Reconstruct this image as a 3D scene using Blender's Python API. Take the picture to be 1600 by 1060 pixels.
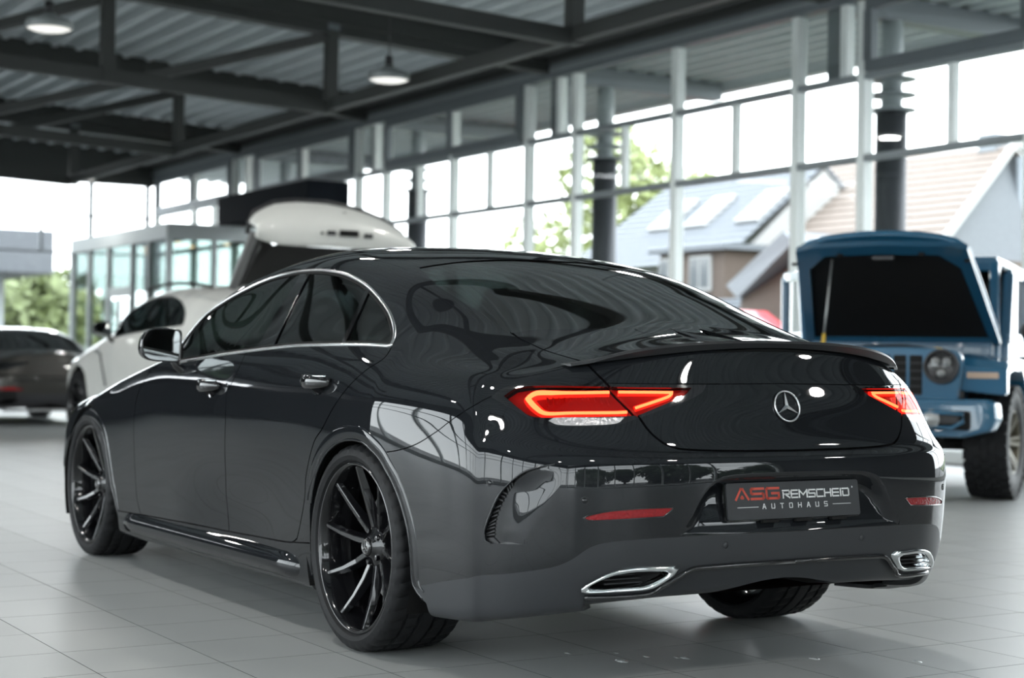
import bpy, bmesh, math, random
import numpy as np
from mathutils import Vector, Matrix
from mathutils.geometry import delaunay_2d_cdt
random.seed(7); rng = np.random.RandomState(7)
for _o in list(bpy.data.objects): bpy.data.objects.remove(_o)
SC = bpy.context.scene; COL = SC.collection
# ---------------------------------------------------------------- camera
cam_d = bpy.data.cameras.new('camera'); cam = bpy.data.objects.new('camera', cam_d); COL.objects.link(cam); SC.camera = cam
CPOS = Vector((-4.99813, 3.34985, .98103)); CYAW, CPITCH, CROLL = -.544619, .0115967, .0142542
_f = Vector((math.cos(CYAW)*math.cos(CPITCH), math.sin(CYAW)*math.cos(CPITCH), math.sin(CPITCH)))
_r = _f.cross(Vector((0, 0, 1))).normalized(); _u = _r.cross(_f)
_r2 = _r*math.cos(CROLL)+_u*math.sin(CROLL); _u2 = -_r*math.sin(CROLL)+_u*math.cos(CROLL)
cam.matrix_world = Matrix(((_r2.x, _u2.x, -_f.x, CPOS.x), (_r2.y, _u2.y, -_f.y, CPOS.y), (_r2.z, _u2.z, -_f.z, CPOS.z), (0, 0, 0, 1)))
cam_d.sensor_width = 36; cam_d.lens = 2599.41/1600*36; cam_d.clip_end = 400
cam_d.dof.use_dof = True; cam_d.dof.focus_distance = 5.35; cam_d.dof.aperture_fstop = 2.5
# ---------------------------------------------------------------- world, daylight, exposure
SC.view_settings.view_transform = 'Standard'; SC.view_settings.look = 'None'; SC.view_settings.gamma = 1
SC.view_settings.use_curve_mapping = False; SC.view_settings.exposure = 1.18
w = bpy.data.worlds.new('overcast'); SC.world = w; w.use_nodes = True; nt = w.node_tree; nt.nodes.clear()
_tc = nt.nodes.new('ShaderNodeTexCoord'); _sx = nt.nodes.new('ShaderNodeSeparateXYZ'); _ra = nt.nodes.new('ShaderNodeValToRGB')
_bg = nt.nodes.new('ShaderNodeBackground'); _wo = nt.nodes.new('ShaderNodeOutputWorld')
_no = nt.nodes.new('ShaderNodeTexNoise'); _no.inputs['Scale'].default_value = 2.2; _no.inputs['Detail'].default_value = 5
_mx = nt.nodes.new('ShaderNodeMix'); _mx.data_type = 'RGBA'; _mx.blend_type = 'MULTIPLY'; _mx.inputs['Factor'].default_value = .35
_rn = nt.nodes.new('ShaderNodeValToRGB'); _rn.color_ramp.elements[0].position = .35; _rn.color_ramp.elements[1].position = .7
_rn.color_ramp.elements[0].color = (.72, .78, .86, 1); _rn.color_ramp.elements[1].color = (1, 1, 1, 1)
_ra.color_ramp.elements[0].position = .0; _ra.color_ramp.elements[0].color = (.91, .94, .955, 1)
_ra.color_ramp.elements[1].position = .8; _ra.color_ramp.elements[1].color = (.88, .93, 1.0, 1)
nt.links.new(_tc.outputs['Generated'], _sx.inputs[0]); nt.links.new(_sx.outputs['Z'], _ra.inputs[0])
nt.links.new(_tc.outputs['Generated'], _no.inputs['Vector']); nt.links.new(_no.outputs[0], _rn.inputs[0])
nt.links.new(_ra.outputs[0], _mx.inputs['A']); nt.links.new(_rn.outputs[0], _mx.inputs['B'])
nt.links.new(_mx.outputs['Result'], _bg.inputs[0]); _bg.inputs[1].default_value = 3.6
nt.links.new(_bg.outputs[0], _wo.inputs[0])
def portal(name, loc, rot, sx, sy):
    l = bpy.data.lights.new(name, 'AREA'); l.shape = 'RECTANGLE'; l.size = sx; l.size_y = sy; l.cycles.is_portal = True
    o = bpy.data.objects.new(name, l); o.location = loc; o.rotation_euler = rot; COL.objects.link(o)
R90 = math.pi/2
portal('daylight_portal', (15, -9.3, 2.5), (-R90, 0, 0), 32, 5.0)       # right glazing, faces +y
portal('daylight_portal', (3.5, 12.3, 2.5), (R90, 0, 0), 31, 5.0)        # left glazing, faces -y
portal('daylight_portal', (31.3, -6, 2.5), (0, R90, 0), 5.0, 6.2)       # far glazing, faces -x
portal('daylight_portal', (-12.3, 1.5, 2.5), (0, -R90, 0), 5.0, 21)     # rear glazing, faces +x
try:
    SC.cycles.max_bounces = 8; SC.cycles.transparent_max_bounces = 24; SC.cycles.sample_clamp_indirect = 6
    SC.cycles.caustics_reflective = False; SC.cycles.caustics_refractive = False
    SC.cycles.use_denoising = True
except Exception: pass
# ---------------------------------------------------------------- materials
def mat(name, col, rough=.5, metal=0, coat=0, emit=None, es=0, spec=.5, bump=None, alpha=None):
    m = bpy.data.materials.new(name); m.use_nodes = True; n = m.node_tree; b = n.nodes['Principled BSDF']
    b.inputs['Base Color'].default_value = (*col, 1); b.inputs['Roughness'].default_value = rough
    b.inputs['Metallic'].default_value = metal; b.inputs['Coat Weight'].default_value = coat
    b.inputs['Coat Roughness'].default_value = .015; b.inputs['Coat IOR'].default_value = 1.46; b.inputs['Specular IOR Level'].default_value = spec
    if emit: b.inputs['Emission Color'].default_value = (*emit, 1); b.inputs['Emission Strength'].default_value = es
    tc = n.nodes.new('ShaderNodeTexCoord'); nz = n.nodes.new('ShaderNodeTexNoise')
    sc, det, amt, bmp = bump if bump else (6, 3, .06, 0)
    nz.inputs['Scale'].default_value = sc; nz.inputs['Detail'].default_value = det
    n.links.new(tc.outputs['Object'], nz.inputs['Vector'])
    mx = n.nodes.new('ShaderNodeMix'); mx.data_type = 'RGBA'
    mx.inputs['A'].default_value = (*[c*(1-amt) for c in col], 1); mx.inputs['B'].default_value = (*[min(1, c*(1+amt)) for c in col], 1)
    n.links.new(nz.outputs[0], mx.inputs['Factor']); n.links.new(mx.outputs['Result'], b.inputs['Base Color'])
    if bmp:
        bp = n.nodes.new('ShaderNodeBump'); bp.inputs['Strength'].default_value = bmp; bp.inputs['Distance'].default_value = .01
        n.links.new(nz.outputs[0], bp.inputs['Height']); n.links.new(bp.outputs[0], b.inputs['Normal'])
    return m
def glass(name, tint, refl=1.0, ior=1.5, gcol=(1, 1, 1), rough=0.0):
    m = bpy.data.materials.new(name); m.use_nodes = True; n = m.node_tree; n.nodes.clear()
    out = n.nodes.new('ShaderNodeOutputMaterial'); mix = n.nodes.new('ShaderNodeMixShader'); tr = n.nodes.new('ShaderNodeBsdfTransparent')
    gl = n.nodes.new('ShaderNodeBsdfGlossy'); fr = n.nodes.new('ShaderNodeFresnel'); fr.inputs['IOR'].default_value = ior
    ge = n.nodes.new('ShaderNodeNewGeometry'); mi = n.nodes.new('ShaderNodeMapRange'); mi.inputs['To Min'].default_value = ior; mi.inputs['To Max'].default_value = 1/ior
    n.links.new(ge.outputs['Backfacing'], mi.inputs['Value']); n.links.new(mi.outputs[0], fr.inputs['IOR'])
    tr.inputs[0].default_value = (*tint, 1); gl.inputs['Color'].default_value = (*gcol, 1); gl.inputs['Roughness'].default_value = rough
    if refl != 1:
        mu = n.nodes.new('ShaderNodeMath'); mu.operation = 'MULTIPLY'; mu.inputs[1].default_value = refl
        n.links.new(fr.outputs[0], mu.inputs[0]); n.links.new(mu.outputs[0], mix.inputs[0])
    else: n.links.new(fr.outputs[0], mix.inputs[0])
    n.links.new(tr.outputs[0], mix.inputs[1]); n.links.new(gl.outputs[0], mix.inputs[2]); n.links.new(mix.outputs[0], out.inputs[0])
    return m
M = dict(
 paint=mat('graphite_paint', (.0098, .0110, .0128), .5, .0, 1.0, spec=.0), satin=mat('satin_grey_plastic', (.028, .030, .033), .42, spec=.35),
 gloss=mat('gloss_black', (.006, .006, .007), .05, 0, .6), black=mat('matt_black', (.006, .006, .006), .7, spec=.2), dark=mat('dark_plastic', (.016, .016, .018), .5),
 rubber=mat('tyre_rubber', (.008, .0085, .0095), .6, spec=.25, bump=(40, 3, .2, .1)), rim=mat('rim_gloss_black', (.005, .005, .006), .16, 0, .8, spec=.2),
 chrome=mat('chrome', (.72, .74, .75), .10, 1), brushed=mat('satin_chrome', (.62, .63, .64), .24, 1), carbon=mat('spoiler_satin_black', (.020, .021, .023), .36, spec=.35),
 disc=mat('brake_disc', (.22, .22, .22), .4, .9), plate=mat('plate_charcoal', (.036, .038, .041), .5, spec=.3), white=mat('print_white', (.66, .67, .67), .5), red=mat('print_red', (.44, .055, .032), .5),
 seat=mat('seat_leather', (.02, .02, .021), .6), interior=mat('cabin_trim', (.012, .012, .013), .8),
 tint=glass('tinted_glass', (.13, .17, .16), 1.15), tint2=glass('dark_tinted_glass', (.022, .025, .026), 1.15), rearglass=glass('rear_glass', (.035, .04, .04), 1.2),
 clear=glass('clear_lens', (.9, .9, .9)), redlens=glass('red_lens', (.97, .30, .24), .45), redref=mat('red_reflector', (.22, .003, .006), .25, 0, .35, spec=.3, bump=(120, 1, .3, .3)),
 redbase=mat('lamp_red_base', (.20, .004, .006), .3, 0, .5, emit=(.9, .012, .01), es=.02), guide=mat('lamp_light_guide', (.9, .3, .15), .4, emit=(1.0, .34, .13), es=2.4),
 guide2=mat('lamp_glow_edge', (.8, .05, .03), .4, emit=(1.0, .05, .03), es=.60), lampclear=mat('reverse_lamp', (.55, .52, .52), .25, .5, bump=(90, 1, .5, .3)),
 pane=glass('window_pane', (.97, .985, .98), .6), mull=mat('window_mullion', (.86, .90, .88), .5, 0), mullside=mat('window_mullion_shade', (.34, .37, .37), .5), transom=mat('transom_grey', (.27, .30, .31), .5, .2),
 steel=mat('steel_beam_dark', (.040, .043, .041), .55, .1), steel2=mat('steel_grey', (.17, .19, .205), .5, .2), deck=mat('roof_deck_steel', (.66, .71, .73), .45, .2),
 deckout=mat('canopy_deck', (.55, .59, .60), .5, .1), wall=mat('plaster', (.55, .56, .56), .8), sky=mat('dark_panel', (.008, .010, .014), .8, spec=.1),
 lampw=mat('pendant_diffuser', (.9, .9, .88), .5, emit=(1, .97, .92), es=.36), lampg=mat('pendant_body', (.25, .27, .27), .45, .3),
)
# ---------------------------------------------------------------- mesh helpers
def link(o, parent=None):
    COL.objects.link(o)
    if parent is not None: o.parent = parent
    return o
def meshob(name, V, F, m, parent=None, smooth=False, loc=None, mats=None, midx=None):
    me = bpy.data.meshes.new(name); me.from_pydata([tuple(map(float, v)) for v in V], [], [tuple(map(int, f)) for f in F]); me.update()
    for mm in (mats or [m]): me.materials.append(mm)
    if midx is not None: me.polygons.foreach_set('material_index', midx)
    if smooth: me.polygons.foreach_set('use_smooth', [True]*len(me.polygons))
    o = bpy.data.objects.new(name, me)
    if loc is not None: o.location = loc
    return link(o, parent)
def tag(o, label=None, cat=None, group=None, kind=None):
    for k, v in (('label', label), ('category', cat), ('group', group), ('kind', kind)):
        if v: o[k] = v
    return o
def empty(name, loc=(0, 0, 0), rz=0, **k):
    o = bpy.data.objects.new(name, None); o.location = loc; o.rotation_euler = (0, 0, rz); link(o); return tag(o, **k)
class MB:
    def __init__(s): s.V = []; s.F = []
    def add(s, V, F):
        n = len(s.V); s.V += [tuple(v) for v in V]; s.F += [tuple(i+n for i in f) for f in F]; return s
    def box(s, a, b):
        x0, y0, z0 = a; x1, y1, z1 = b
        return s.add([(x0,y0,z0),(x1,y0,z0),(x1,y1,z0),(x0,y1,z0),(x0,y0,z1),(x1,y0,z1),(x1,y1,z1),(x0,y1,z1)],
                     [(0,3,2,1),(4,5,6,7),(0,1,5,4),(1,2,6,5),(2,3,7,6),(3,0,4,7)])
    def hexa(s, P):
        return s.add(P, [(0,3,2,1),(4,5,6,7),(0,1,5,4),(1,2,6,5),(2,3,7,6),(3,0,4,7)])
    def bar(s, p, q, w, h, up=(0, 0, 1)):
        p = Vector(p); q = Vector(q); d = (q-p).normalized(); sd = d.cross(Vector(up)).normalized(); u = sd.cross(d)
        A = [p+sd*a*w/2+u*b*h/2 for a, b in ((-1,-1),(1,-1),(1,1),(-1,1))]; B = [v+(q-p) for v in A]
        return s.add(A+B, [(0,3,2,1),(4,5,6,7),(0,1,5,4),(1,2,6,5),(2,3,7,6),(3,0,4,7)])
    def tube(s, pts, r, n=10, closed=False, cap=True):
        pts = [Vector(p) for p in pts]; N = len(pts); V = []; F = []
        rr = r if hasattr(r, '__len__') else [r]*N
        ref = None
        for i, p in enumerate(pts):
            a = pts[(i-1) % N] if (closed or i > 0) else p; b = pts[(i+1) % N] if (closed or i < N-1) else p
            d = (b-a).normalized()
            if ref is None:
                ref = Vector((0, 0, 1)) if abs(d.z) < .9 else Vector((1, 0, 0))
            x = ref-d*ref.dot(d); x.normalize(); ref = x; y = d.cross(x)
            V += [p+(x*math.cos(t)+y*math.sin(t))*rr[i] for t in [2*math.pi*k/n for k in range(n)]]
        for i in range(N if closed else N-1):
            j = (i+1) % N
            F += [(i*n+k, i*n+(k+1) % n, j*n+(k+1) % n, j*n+k) for k in range(n)]
        if cap and not closed: F += [tuple(range(n))[::-1], tuple((N-1)*n+k for k in range(n))]
        return s.add(V, F)
    def lathe(s, prof, axis='y', n=32, c=(0, 0, 0), closed=False):
        # prof: (radius, along axis)
        V = []; F = []; m = len(prof)
        for k in range(n):
            t = 2*math.pi*k/n; ct, st = math.cos(t), math.sin(t)
            for r, a in prof:
                V.append({'y': (c[0]+r*ct, c[1]+a, c[2]+r*st), 'z': (c[0]+r*ct, c[1]+r*st, c[2]+a), 'x': (c[0]+a, c[1]+r*ct, c[2]+r*st)}[axis])
        for k in range(n):
            q = (k+1) % n
            for i in range(m if closed else m-1):
                j = (i+1) % m; F.append((k*m+i, k*m+j, q*m+j, q*m+i))
        return s.add(V, F)
    def prism(s, poly, a, b, axis='y'):
        # poly of 2-D points swept from a to b along the axis
        n = len(poly)
        f = {'y': lambda p, t: (p[0], t, p[1]), 'x': lambda p, t: (t, p[0], p[1]), 'z': lambda p, t: (p[0], p[1], t)}[axis]
        V = [f(p, a) for p in poly]+[f(p, b) for p in poly]
        return s.add(V, [tuple(range(n))[::-1], tuple(range(n, 2*n))]+[(i, (i+1) % n, n+(i+1) % n, n+i) for i in range(n)])
    def build(s, name, m, parent=None, smooth=False, bevel=0, loc=None, seg=2, sharp=False):
        o = meshob(name, s.V, s.F, m, parent, smooth, loc)
        if smooth or bevel:
            bm = bmesh.new(); bm.from_mesh(o.data); bmesh.ops.recalc_face_normals(bm, faces=bm.faces)
            if bevel: bmesh.ops.bevel(bm, geom=[e for e in bm.edges if len(e.link_faces) == 2 and e.calc_face_angle(0) > .5]+bm.verts[:], offset=bevel, segments=seg, affect='EDGES', profile=.6, clamp_overlap=True)
            if sharp:
                for e in bm.edges:
                    if len(e.link_faces) == 2 and e.calc_face_angle(0) > .6: e.smooth = False
            for f in bm.faces: f.smooth = smooth
            bm.to_mesh(o.data); bm.free()
        return o
# ---------------------------------------------------------------- car body surface
# half body as one smooth bicubic B-spline patch: u runs from the tail centre round the corner and
# along the side to the nose, v from the sill up over the shoulder and the roof to the centre line
XK = [-.35, -.15, .1, .4, .8, 1.3, 1.6, 1.9, 2.2, 2.5, 2.94, 3.2]
ZK = [  # z of rows 0..16 for every key section
 [.17,.175,.235,.35,.48,.60,.70,.78,.86,.930,.985,1.045,1.090,1.118,1.148,1.162,1.166],
 [.16,.165,.23,.34,.47,.60,.71,.80,.87,.940,1.000,1.070,1.130,1.175,1.213,1.232,1.238],
 [.15,.155,.22,.32,.45,.58,.69,.79,.87,.945,1.010,1.110,1.200,1.255,1.295,1.314,1.320],
 [.15,.155,.22,.31,.43,.56,.67,.77,.86,.938,1.010,1.125,1.245,1.318,1.358,1.378,1.383],
 [.15,.155,.215,.30,.42,.54,.66,.76,.85,.930,1.000,1.130,1.275,1.362,1.400,1.417,1.422],
 [.145,.15,.21,.29,.41,.53,.65,.75,.84,.920,.985,1.095,1.222,1.332,1.382,1.400,1.405],
 [.145,.15,.21,.29,.41,.53,.64,.74,.83,.908,.972,1.068,1.165,1.248,1.292,1.306,1.310],
 [.145,.15,.21,.29,.41,.52,.63,.73,.82,.895,.955,.985,1.040,1.095,1.138,1.155,1.160],
 [.14,.145,.21,.29,.40,.51,.62,.71,.80,.862,.914,.938,.953,.965,.985,.997,1.000],
 [.14,.145,.21,.29,.40,.50,.60,.69,.77,.822,.872,.896,.911,.924,.947,.960,.963],
 [.14,.145,.21,.29,.39,.49,.58,.65,.703,.755,.795,.822,.838,.853,.876,.890,.893],
 [.14,.145,.21,.28,.37,.46,.54,.60,.655,.705,.745,.772,.790,.805,.825,.838,.840]]
YK = [
 [.78,.895,.920,.929,.935,.938,.938,.934,.918,.868,.798,.720,.640,.550,.380,.190,0],
 [.78,.895,.924,.936,.943,.947,.948,.944,.928,.890,.834,.750,.670,.575,.400,.200,0],
 [.78,.895,.922,.935,.943,.948,.949,.945,.930,.902,.858,.775,.690,.585,.410,.200,0],
 [.78,.890,.915,.925,.932,.938,.943,.943,.931,.905,.870,.790,.700,.595,.420,.210,0],
 [.78,.890,.912,.908,.912,.930,.941,.943,.932,.908,.876,.795,.703,.600,.420,.210,0],
 [.78,.890,.912,.908,.911,.928,.939,.941,.932,.910,.882,.812,.730,.630,.440,.220,0],
 [.78,.890,.912,.917,.921,.929,.937,.939,.931,.911,.885,.848,.800,.712,.500,.250,0],
 [.78,.890,.912,.918,.922,.929,.935,.937,.930,.911,.885,.862,.828,.735,.520,.260,0],
 [.78,.890,.912,.919,.924,.929,.934,.934,.928,.910,.880,.840,.770,.660,.450,.220,0],
 [.78,.890,.915,.923,.928,.931,.933,.932,.925,.905,.868,.815,.740,.620,.420,.210,0],
 [.78,.890,.920,.930,.934,.935,.934,.930,.920,.898,.855,.790,.700,.580,.400,.200,0],
 [.78,.880,.912,.922,.925,.925,.922,.915,.902,.876,.830,.765,.680,.570,.390,.195,0]]
XS = -.35
#        rear x at centre, half width, exponent, z at centre, for rows 0..10
RX = [-.98,-1.06,-1.10,-1.135,-1.150,-1.156,-1.149,-1.124,-1.094,-1.066,-1.034]
RN = [3.75,3.75,3.75,3.75,3.75,3.75,3.7,3.6,3.4,3.3,3.3]
RZ = [.268,.276,.318,.395,.50,.61,.692,.722,.83,.915,1.000]
RW = [.77,.865,.893,.908,.914,.917,.909,.884,.852,.803,.748]
def pchip(xk, yk, x):
    return float(np.interp(x, xk, yk))
def smooth_key(xk, yk):
    # natural cubic spline through the key values
    xk = np.array(xk, float); yk = np.array(yk, float); n = len(xk)
    h = np.diff(xk); A = np.zeros((n, n)); b = np.zeros((n,) + yk.shape[1:])
    A[0, 0] = A[-1, -1] = 1
    for i in range(1, n-1):
        A[i, i-1] = h[i-1]; A[i, i] = 2*(h[i-1]+h[i]); A[i, i+1] = h[i]
        b[i] = 6*((yk[i+1]-yk[i])/h[i]-(yk[i]-yk[i-1])/h[i-1])
    M = np.linalg.solve(A, b.reshape(n, -1)).reshape(b.shape)
    def f(x):
        i = int(np.clip(np.searchsorted(xk, x)-1, 0, n-2)); t = x-xk[i]; hh = h[i]
        return (M[i]*(xk[i+1]-x)**3+M[i+1]*t**3)/(6*hh)+(yk[i]/hh-M[i]*hh/6)*(xk[i+1]-x)+(yk[i+1]/hh-M[i+1]*hh/6)*t
    return f
ZC = smooth_key([-1.15, -1.0, -.85, -.7, -.55, -.45, -.35, -.2, -.05, .1], [1.012, 1.03, 1.045, 1.06, 1.095, 1.128, 1.166, 1.22, 1.272, 1.322])
def Hdeck(x, y):
    # deck lid, rear glass and haunch top as a height
    a = .05+.03*np.clip((-x-.35)/.5, 0, 1)
    return float(ZC(x))-a*(abs(y)/.65)**2.2-.9*max(0, abs(y)-.62)**2
def body_net():
    fz, fy = smooth_key(XK, ZK), smooth_key(XK, YK)
    side0y, side0z = fy(XS), fz(XS)
    cols = []
    TH = [0, 9, 18, 28, 38, 47, 56, 64, 72, 80]
    for th in TH:
        c, s = math.cos(math.radians(th)), math.sin(math.radians(th)); col = []
        for k in range(11):
            n = RN[k]; m = n-.35
            x = XS-(XS-RX[k])*c**(2/n); y = side0y[k]*s**(2/m)
            # half width of the cap narrows for the upper rows
            q = (XS-x)/(XS-RX[k]); qq = min(1, q*1.05); w = side0y[k]+(RW[k]-side0y[k])*qq*qq*(3-2*qq)
            y = w*s**(2/m)
            e = min(1, q**2.0)
            z = side0z[k]+(RZ[k]-side0z[k])*e
            if k == 10: z = Hdeck(x, y)-.005
            col.append([x, y, z])
        z10 = col[10][2]; col[9][2] = min(col[9][2], z10-.030); col[8][2] = min(col[8][2], col[9][2]-.045); col[7][2] = min(col[7][2], col[8][2]-.06)
        xe = XS-(XS+.93)*c**1.1
        for k in range(11, 17):
            q = 1-side0y[k]/side0y[10]
            x = col[10][0]+(xe-col[10][0])*q; y = col[10][1]*(1-q)
            col.append([x, y, Hdeck(x, y)])
        cols.append(col)
    for x in [-.35, -.25, -.12, 0, .12, .25, .4, .6, .8, 1.0, 1.2, 1.4, 1.55, 1.7, 1.85, 2.0, 2.15, 2.3, 2.5, 2.7, 2.94, 3.1, 3.2]:
        yy, zz = fy(x), fz(x)
        if x == -.35: continue
        cols.append([[x, yy[k], zz[k]] for k in range(17)])
    yy, zz = fy(3.2), fz(3.2)
    FX = [3.5, 3.66, 3.74, 3.78, 3.82, 3.86, 3.87, 3.87, 3.86, 3.84, 3.80]
    for th in (80, 70, 60, 48, 36, 24, 12, 0):
        c, s = math.cos(math.radians(th)), math.sin(math.radians(th)); col = []
        for k in range(11):
            x = 3.2+(FX[k]-3.2)*c**(2/2.6); y = yy[k]*s**(2/2.5)
            z = zz[k]*(1-.07*c) if k > 3 else zz[k]
            col.append([x, y, z])
        xe = 3.2+.5*c
        for k in range(11, 17):
            q = 1-yy[k]/yy[10]; x = col[10][0]+(xe-col[10][0])*q; y = col[10][1]*(1-q)
            col.append([x, y, zz[k]-.12*c*(x-3.2)/.6])
        cols.append(col)
    return np.array(cols)
def ghost(C):
    m = np.array([1, -1, 1.])
    C = np.concatenate([C[1:2]*m, C, C[-2:-1]*m], 0)
    return np.concatenate([2*C[:, :1]-C[:, 1:2], C, C[:, -2:-1]*m], 1)
def fit_net(T, it=4):
    C = T.copy()
    for _ in range(it):
        G = ghost(C)
        S = (G[:-2]+4*G[1:-1]+G[2:])/6; S = (S[:, :-2]+4*S[:, 1:-1]+S[:, 2:])/6
        C = C+(T-S)
        C[0, :, 1] = 0; C[-1, :, 1] = 0; C[:, -1, 1] = 0
    return ghost(C)
def bsp(t):
    return np.stack([(1-t)**3, 3*t**3-6*t**2+4, -3*t**3+3*t**2+3*t+1, t**3], -1)/6
def dbsp(t):
    return np.stack([-(1-t)**2, 3*t**2-4*t, -3*t**2+2*t+1, t**2], -1)/2
BODY = fit_net(body_net())
NU, NV = BODY.shape[0]-3, BODY.shape[1]-3     # parameter ranges 0..NU, 0..NV
def S(uv, G=None, deriv=False):
    G = BODY if G is None else G
    uv = np.atleast_2d(np.asarray(uv, float)); nu, nv = G.shape[0]-3, G.shape[1]-3
    u = np.clip(uv[:, 0], 0, nu-1e-9); v = np.clip(uv[:, 1], 0, nv-1e-9)
    i = u.astype(int); j = v.astype(int); a = u-i; b = v-j
    P = G[(i[:, None, None]+np.arange(4)[None, :, None]), (j[:, None, None]+np.arange(4)[None, None, :])]
    bu, bv = bsp(a), bsp(b)
    X = np.einsum('na,nb,nabk->nk', bu, bv, P)
    if not deriv: return X
    du, dv = dbsp(a), dbsp(b)
    return X, np.einsum('na,nb,nabk->nk', du, bv, P), np.einsum('na,nb,nabk->nk', bu, dv, P)
def normal(uv):
    X, a, b = S(uv, deriv=True); n = np.cross(a, b)
    n /= np.linalg.norm(n, axis=1)[:, None]+1e-12
    return X, -n if N_FLIP else n
N_FLIP = False
_X, _n = normal([[NU*.5, NV*.4]])
N_FLIP = _n[0, 1] < 0
_gu, _gv = np.meshgrid(np.linspace(0, NU, 360), np.linspace(0, NV, 160), indexing='ij')
_guv = np.stack([_gu.ravel(), _gv.ravel()], 1); _gx = S(_guv)
def uv_of(pts):
    # closest surface parameters of 3-D points
    out = []
    for p in np.atleast_2d(pts):
        uv = _guv[np.argmin(((_gx-p)**2).sum(1))].copy()
        for _ in range(8):
            X, a, b = S(uv, deriv=True); J = np.stack([a[0], b[0]], 1)
            d = np.linalg.lstsq(J, p-X[0], rcond=None)[0]
            uv = np.clip(uv+np.clip(d, -.3, .3), 0, [NU, NV])
        out.append(uv)
    return np.array(out)
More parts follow.
